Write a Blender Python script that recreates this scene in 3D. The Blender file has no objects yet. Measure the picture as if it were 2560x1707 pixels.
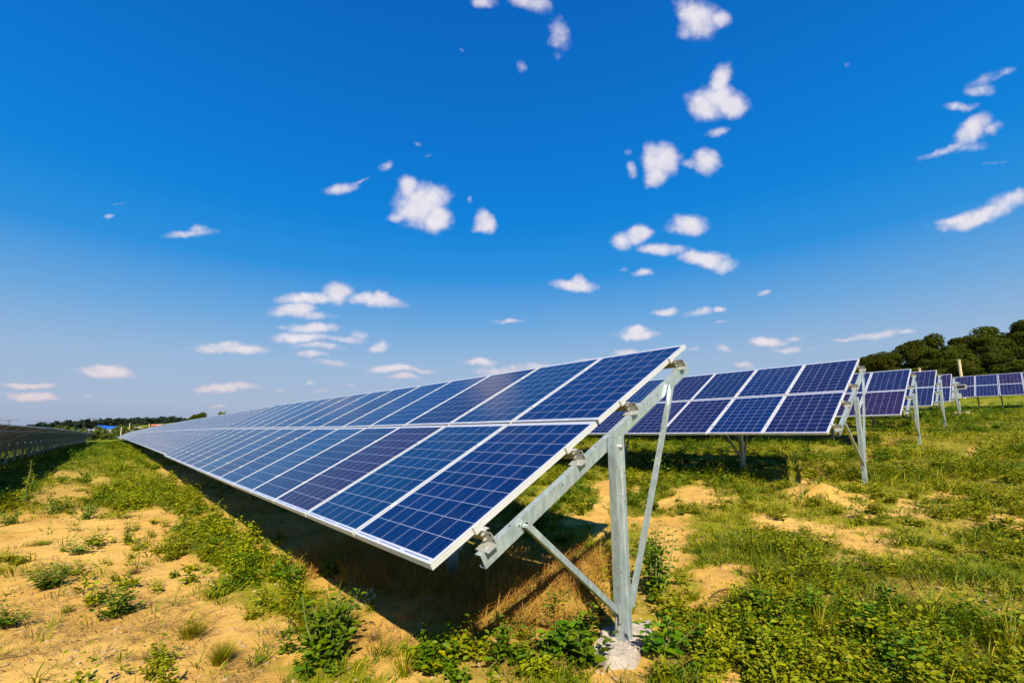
import bpy, math, random
import numpy as np
from mathutils import Vector, Matrix

# ------------------------------------------------------------------ camera, sky, sun, exposure
scene = bpy.context.scene
C = scene.collection
CAM = np.array([-1.32887, -2.13466, 0.69858])
R_ = np.array([0.7557658, -0.6547029, -0.0134988])
U_ = np.array([-0.0715790, -0.1030834, 0.9920939])
F_ = np.array([0.6509182, 0.7488244, 0.1247699])
FPX = 1120.735                       # focal length in pixels of a 2560 px wide frame
SX, SY = -24.44, 80.58
cd = bpy.data.cameras.new("camera")
cam = bpy.data.objects.new("camera", cd)
C.objects.link(cam)
cd.sensor_width = 36.0
cd.lens = FPX / 2560 * 36.0
cd.shift_x = -SX / 2560
cd.shift_y = SY / 2560
cd.clip_start = 0.05
cd.clip_end = 6000
cam.matrix_world = Matrix(((R_[0], U_[0], -F_[0], CAM[0]), (R_[1], U_[1], -F_[1], CAM[1]), (R_[2], U_[2], -F_[2], CAM[2]), (0, 0, 0, 1)))
scene.camera = cam
scene.view_settings.view_transform = 'Standard'
scene.view_settings.look = 'None'
EXPO = 0.85
scene.view_settings.exposure = EXPO
scene.view_settings.gamma = 1
scene.cycles.max_bounces = 6
scene.cycles.diffuse_bounces = 3
scene.cycles.glossy_bounces = 3
scene.cycles.transmission_bounces = 3
scene.cycles.transparent_max_bounces = 6
scene.cycles.caustics_reflective = False
scene.cycles.caustics_refractive = False

SUN_AZ, SUN_EL = math.radians(-146.2), math.radians(43.0)      # azimuth clockwise from +Y
S = Vector((math.sin(SUN_AZ) * math.cos(SUN_EL), math.cos(SUN_AZ) * math.cos(SUN_EL), math.sin(SUN_EL)))
sl = bpy.data.lights.new("sun", 'SUN')
sl.energy = 4.8
sl.angle = math.radians(0.53)
sl.color = (1.0, 0.93, 0.80)
so = bpy.data.objects.new("sun", sl)
so.rotation_euler = S.to_track_quat('Z', 'Y').to_euler()
so.location = (-20, -30, 40)
C.objects.link(so)

def lin(c):
    return tuple(((v / 255) / 12.92 if v / 255 <= 0.04045 else ((v / 255 + 0.055) / 1.055) ** 2.4) for v in c)

class NT:
    """tiny helper around a node tree"""
    def __init__(s, nt):
        s.nt = nt
        nt.nodes.clear()
    def n(s, t, **k):
        o = s.nt.nodes.new(t)
        for a, v in k.items():
            setattr(o, a, v)
        return o
    def put(s, sock, v):
        if v is None:
            return
        if isinstance(v, bpy.types.NodeSocket):
            s.nt.links.new(v, sock)
        elif isinstance(v, bpy.types.Node):
            s.nt.links.new(v.outputs[0], sock)
        else:
            if hasattr(sock, 'default_value'):
                try:
                    sock.default_value = v
                except Exception:
                    sock.default_value = tuple(v) + (1,)
    def m(s, op, a, b=None, c=None, clamp=False):
        o = s.n('ShaderNodeMath', operation=op)
        o.use_clamp = clamp
        for i, v in enumerate((a, b, c)):
            s.put(o.inputs[i], v)
        return o.outputs[0]
    def vm(s, op, a, b=None):
        o = s.n('ShaderNodeVectorMath', operation=op)
        s.put(o.inputs[0], a)
        s.put(o.inputs[1], b)
        return o.outputs['Value'] if op in ('DOT_PRODUCT', 'LENGTH', 'DISTANCE') else o.outputs['Vector']
    def mix(s, f, a, b, blend='MIX'):
        o = s.n('ShaderNodeMix', data_type='RGBA', blend_type=blend)
        s.put(o.inputs[0], f)
        for i, v in ((6, a), (7, b)):
            if isinstance(v, tuple) and len(v) == 3:
                v = v + (1,)
            s.put(o.inputs[i], v)
        return o.outputs[2]
    def noise(s, vec, scale, detail=4, rough=.55, dist=0, col=False):
        o = s.n('ShaderNodeTexNoise')
        s.put(o.inputs['Vector'], vec)
        o.inputs['Scale'].default_value = scale
        o.inputs['Detail'].default_value = detail
        o.inputs['Roughness'].default_value = rough
        o.inputs['Distortion'].default_value = dist
        return o.outputs[1] if col else o.outputs[0]
    def step(s, v, a, b, lo=0., hi=1.):
        o = s.n('ShaderNodeMapRange', interpolation_type='SMOOTHSTEP')
        s.put(o.inputs[0], v)
        for i, q in ((1, a), (2, b), (3, lo), (4, hi)):
            o.inputs[i].default_value = q
        return o.outputs[0]
    def ramp(s, v, stops):
        o = s.n('ShaderNodeValToRGB')
        s.put(o.inputs[0], v)
        e = o.color_ramp.elements
        while len(e) < len(stops):
            e.new(0.5)
        for x, (p, c) in zip(e, stops):
            x.position = p
            x.color = tuple(c) + (1,)
        return o.outputs[0]

# --- sky with small fair-weather clouds, laid out by direction
world = bpy.data.worlds.new("World")
scene.world = world
world.use_nodes = True
w = NT(world.node_tree)
out = w.n('ShaderNodeOutputWorld')
bg = w.n('ShaderNodeBackground')
w.nt.links.new(bg.outputs[0], out.inputs[0])
tc = w.n('ShaderNodeTexCoord').outputs['Generated']
sky = w.n('ShaderNodeTexSky', sky_type='NISHITA')
sky.sun_disc = False
sky.sun_elevation = SUN_EL
sky.sun_rotation = SUN_AZ
sky.altitude = 100
sky.air_density = 1.0
sky.dust_density = 0.6
sky.ozone_density = 3.0
ndir = w.vm('NORMALIZE', tc)
sep = w.n('ShaderNodeSeparateXYZ')
w.put(sep.inputs[0], ndir)
elz = sep.outputs[2]
k = 2 ** -EXPO
def sk(c):
    return tuple(v * k for v in lin(c))
grad = w.ramp(w.m('MAXIMUM', elz, 0.0), [(0.0, sk((152, 164, 192))), (0.06, sk((166, 182, 208))), (0.14, sk((154, 184, 216))), (0.23, sk((108, 168, 221))),
    (0.33, sk((40, 145, 222))), (0.43, sk((0, 131, 218))), (0.56, sk((0, 117, 208))), (0.72, sk((0, 102, 194)))])
nis = w.mix(1.0, sky.outputs[0], (0.075, 0.075, 0.075), 'MULTIPLY')
base = w.mix(0.04, grad, nis)
# cloud plane coordinates
cx = w.vm('DOT_PRODUCT', ndir, tuple(R_))
cy = w.vm('DOT_PRODUCT', ndir, tuple(U_))
cz = w.m('MAXIMUM', w.vm('DOT_PRODUCT', ndir, tuple(F_)), 0.05)
comb = w.n('ShaderNodeCombineXYZ')
w.put(comb.inputs[0], w.m('DIVIDE', cx, cz))
w.put(comb.inputs[1], w.m('DIVIDE', cy, cz))
q0 = comb.outputs[0]
wn = w.noise(q0, 9.0, 5, .6, col=True)
warp = w.n('ShaderNodeVectorMath', operation='MULTIPLY_ADD')
w.put(warp.inputs[0], wn)
warp.inputs[1].default_value = (.06, .045, 0)
w.put(warp.inputs[2], q0)
off = w.n('ShaderNodeVectorMath', operation='SUBTRACT')
w.put(off.inputs[0], warp.outputs[0])
off.inputs[1].default_value = (.03, .0225, 0)
q1 = off.outputs[0]
CL = [  # x, y, rx, ry (of a 2352 px wide picture), rotation, thinness
 (1600,42,38,48,20,.10),(1648,52,24,22,0,.25),(1573,74,26,22,0,.3),
 (1654,190,20,34,-15,.05),(1622,240,40,32,0,0),(1682,244,36,24,0,0),(1655,225,30,25,0,0),
 (1500,370,24,34,0,.1),(1532,372,30,32,0,.02),(1512,405,28,20,0,.1),(1620,372,26,28,0,.15),(1600,378,36,12,0,.3),(1447,345,15,10,0,.5),(1447,382,12,20,0,.4),(1645,303,28,9,10,.5),
 (1578,518,38,20,0,0),(1460,540,30,18,25,0),(1425,556,24,18,0,.05),(1622,590,52,15,0,.05),(1520,578,44,13,0,.12),(1650,600,36,14,0,.05),(1482,630,26,8,0,.2),(1322,654,44,13,0,0),(1330,645,20,14,0,0),
 (965,468,52,40,0,0),(940,428,22,24,0,0),(1005,500,28,26,0,.05),(915,492,28,10,10,.25),(990,450,40,30,0,0),(1112,505,20,24,20,.1),(1098,515,14,14,0,.2),(785,433,36,12,10,.2),(825,420,26,6,25,.5),(886,381,18,10,20,.4),(1075,455,8,9,0,.5),(955,328,12,8,0,.7),(980,355,14,6,0,.7),
 (1283,85,20,36,0,.3),(1275,130,14,14,30,.5),(1218,8,40,20,-20,.2),(1115,5,28,14,0,.25),(1200,160,14,14,0,.65),(1063,115,6,5,0,.7),
 (780,672,34,20,0,0),(720,683,66,11,4,.05),(850,690,58,13,-8,.05),(880,688,18,16,0,.08),(672,712,48,14,8,.15),(735,722,60,10,0,.4),(720,750,60,11,3,.15),(690,774,56,11,0,.02),(650,752,22,7,0,.35),(790,775,40,8,0,.45),(735,795,54,8,0,.35),(715,815,34,7,0,.3),(825,765,20,10,0,.55),
 (528,800,68,10,0,0),(520,792,36,9,0,0),(242,852,62,12,-4,.0),(235,843,34,9,0,.0),(872,794,26,10,0,.05),(876,788,12,8,0,.05),(438,536,58,9,6,.25),(455,525,24,10,0,.25),(270,467,18,5,0,.5),(252,492,14,5,0,.5),(60,888,66,6,0,.15),(75,912,54,7,0,.15),(515,890,72,8,3,.1),(480,894,34,8,0,.1),(898,848,46,8,0,.05),(965,852,44,5,0,.35),(930,868,40,6,0,.35),(768,833,38,8,0,.35),(640,890,22,7,0,.4),(710,874,14,6,0,.4),(735,897,24,5,0,.5),(200,910,16,4,0,.6),(430,933,14,4,0,.6),(495,932,22,4,0,.6),(800,885,20,5,0,.6),
 (1168,741,42,6,4,.45),(1110,830,32,7,0,.2),(1170,848,72,11,3,.2),(1225,840,40,9,0,.2),(1463,768,42,9,0,.05),(1462,759,22,8,0,.05),(1435,806,28,9,0,.1),(1340,828,24,4,0,.5),(1530,721,30,8,0,.15),(1602,719,28,9,15,.15),(1648,710,14,7,0,.3),(1654,743,16,4,0,.6),(1758,673,16,6,20,.25),(1760,786,34,10,0,.1),(1824,779,18,6,0,.4),(1812,805,38,6,0,.4),(1862,800,10,5,0,.5),(2012,768,48,9,6,.15),(1975,777,56,5,0,.35),(2085,764,22,5,0,.25),(1710,838,24,8,0,.35),(1665,804,18,8,0,.45),(1592,800,18,4,0,.5),(1950,153,8,8,0,.7),(1435,620,10,7,0,.7),
 (2228,308,48,22,35,.1),(2240,292,18,20,0,.1),(2170,345,50,10,22,.15),(2280,298,26,12,20,.4),(2215,340,60,14,10,.45),(2290,370,30,5,0,.7),
 (2268,178,42,16,20,.45),(2300,175,44,10,25,.5),(2255,205,34,14,0,.5),(2205,243,34,9,0,.4),(2260,492,88,15,14,.03),(2325,465,44,22,18,.0),(2210,503,48,8,6,.1)]
D = None
for (x, y, rx, ry, ro, th) in CL:
    mp = w.n('ShaderNodeMapping', vector_type='TEXTURE')
    if D is None:
        w.put(mp.inputs[0], q1)
    else:                      # a (numerically nil) dependency keeps the nodes evaluated one after the other
        ch = w.n('ShaderNodeVectorMath', operation='MULTIPLY_ADD')
        w.put(ch.inputs[0], D)
        ch.inputs[1].default_value = (1e-9, 1e-9, 0)
        w.put(ch.inputs[2], q1)
        w.put(mp.inputs[0], ch.outputs[0])
    X, Y = (x * 2560 / 2352 - 1280 - SX) / FPX, -(y * 2560 / 2352 - 853.5 - SY) / FPX
    mp.inputs[1].default_value = (X, Y, -math.sqrt(th))
    mp.inputs[2].default_value = (0, 0, math.radians(ro))
    sc_ = 2560 / 2352 / FPX * 1.40
    mp.inputs[3].default_value = (rx * sc_, ry * sc_, 1.0)
    dd = w.vm('DOT_PRODUCT', mp.outputs[0], mp.outputs[0])
    if D is None:
        D = dd
    else:
        o = w.n('ShaderNodeMath', operation='SMOOTH_MIN')
        w.put(o.inputs[0], D)
        w.put(o.inputs[1], dd)
        o.inputs[2].default_value = 0.25
        D = o.outputs[0]
cn = w.m('ADD', w.m('MULTIPLY', w.noise(q0, 11.0, 3, .5), .72), w.m('MULTIPLY', w.noise(q0, 48.0, 7, .62), .28))
dens = w.m('ADD', w.m('SUBTRACT', 1.0, D), w.m('MULTIPLY', w.m('SUBTRACT', cn, 0.5), 3.0))
alpha = w.m('MULTIPLY', w.m('POWER', w.step(dens, -0.25, 1.05), 1.3), w.step(elz, 0.02, 0.25, .78, .95))
front = w.m('GREATER_THAN', w.vm('DOT_PRODUCT', ndir, tuple(F_)), 0.1)
alpha = w.m('MULTIPLY', alpha, front)
core = w.step(w.m('ADD', w.m('SUBTRACT', 1.0, D), w.m('MULTIPLY', w.m('SUBTRACT', cn, 0.5), 0.7)), 0.1, 0.95)
ccol = w.mix(w.step(elz, 0.02, 0.22), sk((224, 200, 204)), sk((218, 214, 234)))
ccol = w.mix(core, ccol, w.mix(w.step(elz, 0.02, 0.22), sk((240, 222, 218)), sk((244, 240, 244))))
sh = w.vm('ADD', q0, (-.006, .016, 0))
lit = w.m('ADD', 0.5, w.m('MULTIPLY', w.m('SUBTRACT', cn, w.m('ADD', w.m('MULTIPLY', w.noise(sh, 11.0, 3, .5), .72), .14)), 2.6), clamp=True)
ccol = w.mix(w.m('MULTIPLY', w.m('SUBTRACT', 1.0, lit), .5), ccol, sk((196, 192, 214)))
fin = w.mix(alpha, base, ccol)
w.put(bg.inputs[0], fin)
bg.inputs[1].default_value = 1.0

# ------------------------------------------------------------------ helpers
rng = np.random.default_rng(7)
random.seed(3)

def vnoise(x, y, seed=0):
    x = np.asarray(x, float); y = np.asarray(y, float)
    xi = np.floor(x).astype(np.int64); yi = np.floor(y).astype(np.int64)
    fx = x - xi; fy = y - yi
    fx = fx * fx * (3 - 2 * fx); fy = fy * fy * (3 - 2 * fy)
    def h(a, b):
        n = (a * 374761393 + b * 668265263 + seed * 1442695041) & 0x7fffffff
        n = ((n ^ (n >> 13)) * 1274126177) & 0x7fffffff
        return ((n ^ (n >> 16)) & 0xffff) / 65535.0
    return (h(xi, yi) * (1 - fx) + h(xi + 1, yi) * fx) * (1 - fy) + (h(xi, yi + 1) * (1 - fx) + h(xi + 1, yi + 1) * fx) * fy

def fbm(x, y, seed=0, o=4):
    s = 0; a = 1; t = 0
    for i in range(o):
        s = s + a * vnoise(x * 2 ** i, y * 2 ** i, seed + i * 17); t += a; a *= .5
    return s / t

def sst(v, a, b):
    t = np.clip((v - a) / (b - a), 0, 1)
    return t * t * (3 - 2 * t)

PU = [-60, -6, 0, 5.2, 14.4, 27, 38, 63, 90, 120, 140, 157, 200, 400]
PZ = [-.1, 0, 0, .012, .115, .17, .20, .27, .24, .14, .20, .36, .2, 0]
def prof(y):
    return np.interp(y, PU, PZ)

GX = [-300, -60, -20, -9, -3.5, 0, 1.5, 5, 9.1, 16.8, 22.6, 30, 41, 52, 70, 95, 130, 200, 3000]
GZ = [-6, -3.0, -1.6, -1.12, -.92, -.82, -.80, -.62, -.30, .20, .62, 1.0, 1.58, 2.3, 4.0, 7.5, 10, 8, 4]
def ground_base(x, y):
    g = np.interp(x, GX, GZ) + prof(y)
    d = np.hypot(x, y)
    az = np.degrees(np.arctan2(x, y))
    far = sst(d, 330, 950) * sst(az, -9, 4) * 17 - sst(d, 180, 330) * 1.2
    return g + far

MOUND = (9.0, -1.1)
def G(x, y):
    x = np.asarray(x, float); y = np.asarray(y, float)
    g = ground_base(x, y)
    near = 1 - sst(np.hypot(x - 1, y - 2), 10, 40)
    g = g + (fbm(x * .45, y * .45, 3) - .5) * .16 * (1 - sst(np.abs(x - 1.5), 0, .1) * 0) * (.4 + .6 * sst(np.hypot(x - 1.5, y), .6, 3))
    g = g + (fbm(x * 3.1, y * 3.1, 9, 3) - .5) * .07 * near
    g = g + (fbm(x * 14, y * 14, 5, 2) - .5) * .022 * near
    g = g - .025 * (1 - sst(np.hypot(x - 1.53, y + .19), .30, .50))
    for (mx, my, mr, mh) in MOUNDS:
        d2 = ((x - mx) ** 2 + (y - my) ** 2) / mr ** 2
        g = g + mh * np.exp(-d2) * (.7 + .6 * fbm(x * 5, y * 5, 21, 3))
    return g
MOUNDS = []

def pix(P):
    P = np.asarray(P, float) - CAM
    z = P @ F_
    z = np.where(np.abs(z) < 1e-6, 1e-6, z)
    return 1280 + SX + FPX * (P @ R_) / z, 853.5 + SY - FPX * (P @ U_) / z, z

def ground_at(px, py, tmax=400):
    """the point of the ground seen in that direction"""
    x = (px - SX - 1280) / FPX; y = (py - SY - 853.5) / FPX
    d = F_ + x * R_ - y * U_
    d = d / np.linalg.norm(d)
    t = np.geomspace(1.2, tmax, 4000)
    P = CAM + d * t[:, None]
    below = P[:, 2] < G(P[:, 0], P[:, 1])
    i = int(np.argmax(below)) if below.any() else len(t) - 1
    return P[i]
_m1 = ground_at(2036, 1236); _m2 = ground_at(2085, 1250)
MOUNDS = [(_m1[0], _m1[1], .42, .17), (_m2[0], _m2[1], .35, .09)]

def obj(name, me, parent=None, label=None, cat=None, group=None, kind=None):
    o = bpy.data.objects.new(name, me)
    C.objects.link(o)
    if parent is not None:
        o.parent = parent
    for kk, v in (('label', label), ('category', cat), ('group', group), ('kind', kind)):
        if v:
            o[kk] = v
    return o

def mesh(name, V, faces, mat, mi=None, smooth=False):
    """V (n,3); faces: list of arrays (m,k) or lists"""
    me = bpy.data.meshes.new(name)
    V = np.asarray(V, dtype=np.float32).reshape(-1, 3)
    loops = []; tot = []
    for f in faces:
        f = np.asarray(f, dtype=np.int32)
        if f.size == 0:
            continue
        if f.ndim == 1:
            f = f[None]
        loops.append(f.ravel()); tot.append(np.full(len(f), f.shape[1], np.int32))
    loops = np.concatenate(loops); tot = np.concatenate(tot)
    start = np.concatenate([[0], np.cumsum(tot)[:-1]]).astype(np.int32)
    me.vertices.add(len(V)); me.vertices.foreach_set('co', V.ravel())
    me.loops.add(len(loops)); me.loops.foreach_set('vertex_index', loops)
    me.polygons.add(len(tot)); me.polygons.foreach_set('loop_start', start); me.polygons.foreach_set('loop_total', tot)
    for m_ in (mat if isinstance(mat, (list, tuple)) else [mat]):
        me.materials.append(m_)
    if mi is not None:
        me.polygons.foreach_set('material_index', np.asarray(mi, np.int32))
    if smooth:
        me.polygons.foreach_set('use_smooth', np.ones(len(tot), bool))
    me.update(calc_edges=True)
    me.validate()
    return me

class MB:
    """collects solids of ONE part"""
    def __init__(s):
        s.v = []; s.f = []; s.mi = []
    def add(s, V, F, mi=0):
        b = len(s.v)
        s.v += [tuple(p) for p in V]
        for f in F:
            s.f.append([i + b for i in f]); s.mi.append(mi)
        return s
    def box(s, a, b, mi=0):
        x0, y0, z0 = a; x1, y1, z1 = b
        return s.add([(x0, y0, z0), (x1, y0, z0), (x1, y1, z0), (x0, y1, z0), (x0, y0, z1), (x1, y0, z1), (x1, y1, z1), (x0, y1, z1)],
                     [(0, 3, 2, 1), (4, 5, 6, 7), (0, 1, 5, 4), (1, 2, 6, 5), (2, 3, 7, 6), (3, 0, 4, 7)], mi)
    def sweep(s, prof2, p0, p1, ax, ay, mi=0):
        p0, p1, ax, ay = (np.array(v, float) for v in (p0, p1, ax, ay))
        n = len(prof2)
        V = [p0 + ax * a + ay * b for a, b in prof2] + [p1 + ax * a + ay * b for a, b in prof2]
        F = [(i, (i + 1) % n, n + (i + 1) % n, n + i) for i in range(n)]
        F += [tuple(range(n))[::-1], tuple(range(n, 2 * n))]
        return s.add(V, F, mi)
    def tube(s, p0, p1, r0, r1=None, n=10, mi=0, cap=True):
        r1 = r0 if r1 is None else r1
        p0 = np.array(p0, float); p1 = np.array(p1, float)
        d = p1 - p0; d /= np.linalg.norm(d)
        a = np.cross(d, (0, 0, 1) if abs(d[2]) < .9 else (1, 0, 0)); a /= np.linalg.norm(a); b = np.cross(d, a)
        V = [p0 + r0 * (math.cos(t) * a + math.sin(t) * b) for t in np.arange(n) * 2 * math.pi / n]
        V += [p1 + r1 * (math.cos(t) * a + math.sin(t) * b) for t in np.arange(n) * 2 * math.pi / n]
        F = [(i, (i + 1) % n, n + (i + 1) % n, n + i) for i in range(n)]
        if cap:
            F += [tuple(range(n))[::-1], tuple(range(n, 2 * n))]
        return s.add(V, F, mi)
    def mesh(s, name, mats, smooth=False):
        me = bpy.data.meshes.new(name)
        me.from_pydata([tuple(map(float, v)) for v in s.v], [], s.f)
        for m_ in (mats if isinstance(mats, (list, tuple)) else [mats]):
            me.materials.append(m_)
        me.polygons.foreach_set('material_index', s.mi)
        me.update(); me.validate()
        import bmesh
        bm = bmesh.new(); bm.from_mesh(me); bmesh.ops.recalc_face_normals(bm, faces=bm.faces); bm.to_mesh(me); bm.free()
        if smooth:
            me.shade_smooth()
        return me

# ------------------------------------------------------------------ materials
def mat(name):
    m_ = bpy.data.materials.new(name)
    m_.use_nodes = True
    t = NT(m_.node_tree)
    o = t.n('ShaderNodeOutputMaterial')
    p = t.n('ShaderNodeBsdfPrincipled')
    t.nt.links.new(p.outputs[0], o.inputs[0])
    return m_, t, p, o

def soil():
    m_, t, p, o = mat("soil")
    co = t.n('ShaderNodeTexCoord').outputs['Object']
    at = t.n('ShaderNodeAttribute', attribute_name='cover').outputs['Fac']
    n1 = t.noise(co, .9, 5, .6); n2 = t.noise(co, 6, 5, .65); n3 = t.noise(co, 45, 4, .7)
    c = t.mix(t.step(n1, .3, .7), (.465, .255, .048), (.54, .325, .078))
    c = t.mix(t.step(n2, .52, .75), c, (.33, .17, .040))
    c = t.mix(t.m('MULTIPLY', t.step(n3, .55, .8), .5), c, (.20, .11, .035))
    st = t.n('ShaderNodeMapping'); t.put(st.inputs[0], co); st.inputs[2].default_value = (0, 0, .6); st.inputs[3].default_value = (1.2, 7, 1)
    ns = t.noise(st.outputs[0], 2.2, 4, .6, .6)
    c = t.mix(t.m('MULTIPLY', t.step(ns, .58, .72), .35), c, (.26, .14, .04))
    green = t.mix(t.step(t.noise(co, 1.7, 4, .7), .35, .65), (.145, .150, .003), (.27, .205, .016))
    gfar = t.mix(t.step(t.noise(co, .11, 5, .6), .35, .65), (.135, .150, .002), (.20, .190, .003))
    sepp = t.n('ShaderNodeSeparateXYZ'); t.put(sepp.inputs[0], co)
    dist = t.vm('LENGTH', co)
    green = t.mix(t.step(dist, 12, 45), green, gfar)
    c = t.mix(at, c, green)
    t.put(p.inputs['Base Color'], c)
    p.inputs['Roughness'].default_value = .95
    p.inputs['Specular IOR Level'].default_value = .15
    b = t.n('ShaderNodeBump'); b.inputs['Strength'].default_value = .55; b.inputs['Distance'].default_value = .02
    vo = t.n('ShaderNodeTexVoronoi', feature='DISTANCE_TO_EDGE'); t.put(vo.inputs['Vector'], t.vm('ADD', co, t.vm('SCALE', t.noise(co, 5, 3, .5, col=True)) if False else co)); vo.inputs['Scale'].default_value = 4.5
    h = t.m('ADD', t.m('MULTIPLY', n2, .8), t.m('MULTIPLY', n3, .5))
    h = t.m('ADD', h, t.m('MULTIPLY', t.step(vo.outputs[0], 0, .035), .25))
    t.put(b.inputs['Height'], h)
    t.put(p.inputs['Normal'], b)
    return m_
M_SOIL = soil()

def foliage(name, cols, rough=.5, trans=.35, hue=.03):
    m_, t, p, o = mat(name)
    g = t.n('ShaderNodeNewGeometry')
    r = g.outputs['Random Per Island']
    n = len(cols)
    c = t.ramp(r, [(i / max(1, n - 1), q) for i, q in enumerate(cols)])
    oi = t.n('ShaderNodeObjectInfo')
    hs = t.n('ShaderNodeHueSaturation')
    t.put(hs.inputs['Hue'], t.m('ADD', .5 - hue / 2, t.m('MULTIPLY', oi.outputs['Random'], hue)))
    t.put(hs.inputs['Value'], t.m('ADD', .82, t.m('MULTIPLY', oi.outputs['Random'], .36)))
    t.put(hs.inputs['Color'], c)
    c = hs.outputs[0]
    t.put(p.inputs['Base Color'], c)
    p.inputs['Roughness'].default_value = rough
    p.inputs['Specular IOR Level'].default_value = .16 if rough < .8 else .08
    tr = t.n('ShaderNodeBsdfTranslucent')
    t.put(tr.inputs[0], t.mix(.6, c, (1.0, 1.0, .25), 'MULTIPLY'))
    mx = t.n('ShaderNodeMixShader'); mx.inputs[0].default_value = trans
    t.nt.links.new(p.outputs[0], mx.inputs[1]); t.nt.links.new(tr.outputs[0], mx.inputs[2])
    t.nt.links.new(mx.outputs[0], o.inputs[0])
    return m_
M_GRASS = foliage("grass_blade", [(.120, .150, .001), (.185, .215, .001), (.265, .260, .002), (.36, .28, .010), (.140, .180, .001)])
M_GRASSG = foliage("deep_grass_blade", [(.065, .110, .001), (.100, .155, .001), (.155, .200, .002), (.22, .23, .004)])
M_WEED = foliage("weed_leaf", [(.048, .110, .002), (.080, .158, .002), (.150, .215, .003), (.062, .128, .002)], trans=.3)
M_WEEDY = foliage("yellow_weed_leaf", [(.17, .205, .002), (.235, .255, .002), (.30, .275, .004), (.14, .185, .002)], trans=.3)
M_DRY = foliage("dry_straw", [(.36, .17, .018), (.46, .24, .030), (.24, .11, .014), (.50, .31, .07)], .7, .2)
M_DRYB = foliage("dry_brown", [(.15, .085, .03), (.22, .13, .045), (.11, .065, .025), (.27, .18, .07)], .8, .1)
M_TREE = foliage("tree_leaf", [(.026, .038, .003), (.046, .058, .003), (.075, .080, .004), (.032, .044, .003)], .85, .22, .03)
M_FARBUSH = foliage("far_leaf", [(.050, .080, .010), (.075, .105, .012), (.11, .125, .018)], .6, .2, .04)
M_FARWOOD = foliage("far_wood_leaf", [(.016, .032, .018), (.022, .040, .022), (.014, .028, .018)], .7, .1, .0)
M_YELLOW = foliage("yellow_petal", [(.75, .60, .02), (.85, .70, .05)], .5, .2)
M_WHITEP = foliage("white_petal", [(.8, .8, .76), (.7, .7, .66)], .5, .2)

def simple(name, col, rough=.6, metal=0., var=.12, scale=8., bump=0., spec=.5):
    m_, t, p, o = mat(name)
    co = t.n('ShaderNodeTexCoord').outputs['Object']
    n = t.noise(co, scale, 5, .6)
    d = tuple(max(0, v * (1 - var * 2)) for v in col)
    t.put(p.inputs['Base Color'], t.mix(t.step(n, .3, .7), d, col))
    p.inputs['Roughness'].default_value = rough
    p.inputs['Metallic'].default_value = metal
    p.inputs['Specular IOR Level'].default_value = spec
    if bump:
        b = t.n('ShaderNodeBump'); b.inputs['Strength'].default_value = bump; b.inputs['Distance'].default_value = .01
        t.put(b.inputs['Height'], t.noise(co, scale * 5, 4, .6)); t.put(p.inputs['Normal'], b)
    return m_
M_BARK = simple("bark", (.12, .085, .05), .9, bump=.6, scale=3)
M_STEM = simple("stem", (.17, .20, .04), .7)
M_FRAME = simple("anodised_frame", (.60, .585, .54), .38, .25, .03, 3)
M_CONC = simple("concrete", (.42, .355, .28), .95, 0, .14, 14, .8, .2)
M_POLEC = simple("pole_concrete", (.60, .46, .30), .9, 0, .1, 4)
M_BOLT = simple("zinc_bolt", (.62, .60, .52), .35, .7, .1, 30)
M_BLUE = simple("blue_sheet", (.02, .12, .55), .5, 0, .1, .3)
M_WALLW = simple("white_wall", (.30, .29, .25), .9, 0, .1, .3)
M_BRICK = simple("orange_brick", (.55, .20, .10), .9, 0, .1, .3)
M_PYL = simple("pylon_steel", (.20, .22, .25), .6, .3, .05, .3)
M_GREYB = simple("grey_box", (.45, .45, .40), .5, .1, .05, 5)
M_STONE = simple("stone", (.44, .285, .12), .9, 0, .2, 6, .5)
M_DARK = simple("dark_rubber_and_hole_shade", (.012, .012, .012), .6)  # cable rubber, and the painted shade inside steel holes
M_CABLE = simple("yellow_hose", (.55, .33, .03), .6)

def galv():
    m_, t, p, o = mat("galvanised_steel")
    co = t.n('ShaderNodeTexCoord').outputs['Object']
    vo = t.n('ShaderNodeTexVoronoi'); t.put(vo.inputs['Vector'], co); vo.inputs['Scale'].default_value = 55
    mpg = t.n('ShaderNodeMapping'); t.put(mpg.inputs[0], co); mpg.inputs[3].default_value = (1.6, 1.6, .5)
    n = t.noise(mpg.outputs[0], 13, 6, .7, .5)
    c = t.mix(t.step(n, .35, .68), (.30, .36, .35), (.46, .52, .50))
    c = t.mix(.05, c, vo.outputs['Color'], 'OVERLAY')
    c = t.mix(t.m('MULTIPLY', t.step(t.noise(co, 60, 3, .7), .68, .80), .5), c, (.62, .65, .64))
    t.put(p.inputs['Base Color'], c)
    p.inputs['Metallic'].default_value = .45
    t.put(p.inputs['Roughness'], t.m('ADD', .24, t.m('MULTIPLY', n, .25)))
    b = t.n('ShaderNodeBump'); b.inputs['Strength'].default_value = .12; b.inputs['Distance'].default_value = .003
    t.put(b.inputs['Height'], n); t.put(p.inputs['Normal'], b)
    return m_
M_GALV = galv()
M_BRKT = simple("zinc_bracket", (.50, .49, .42), .38, .45, .10, 25)

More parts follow.
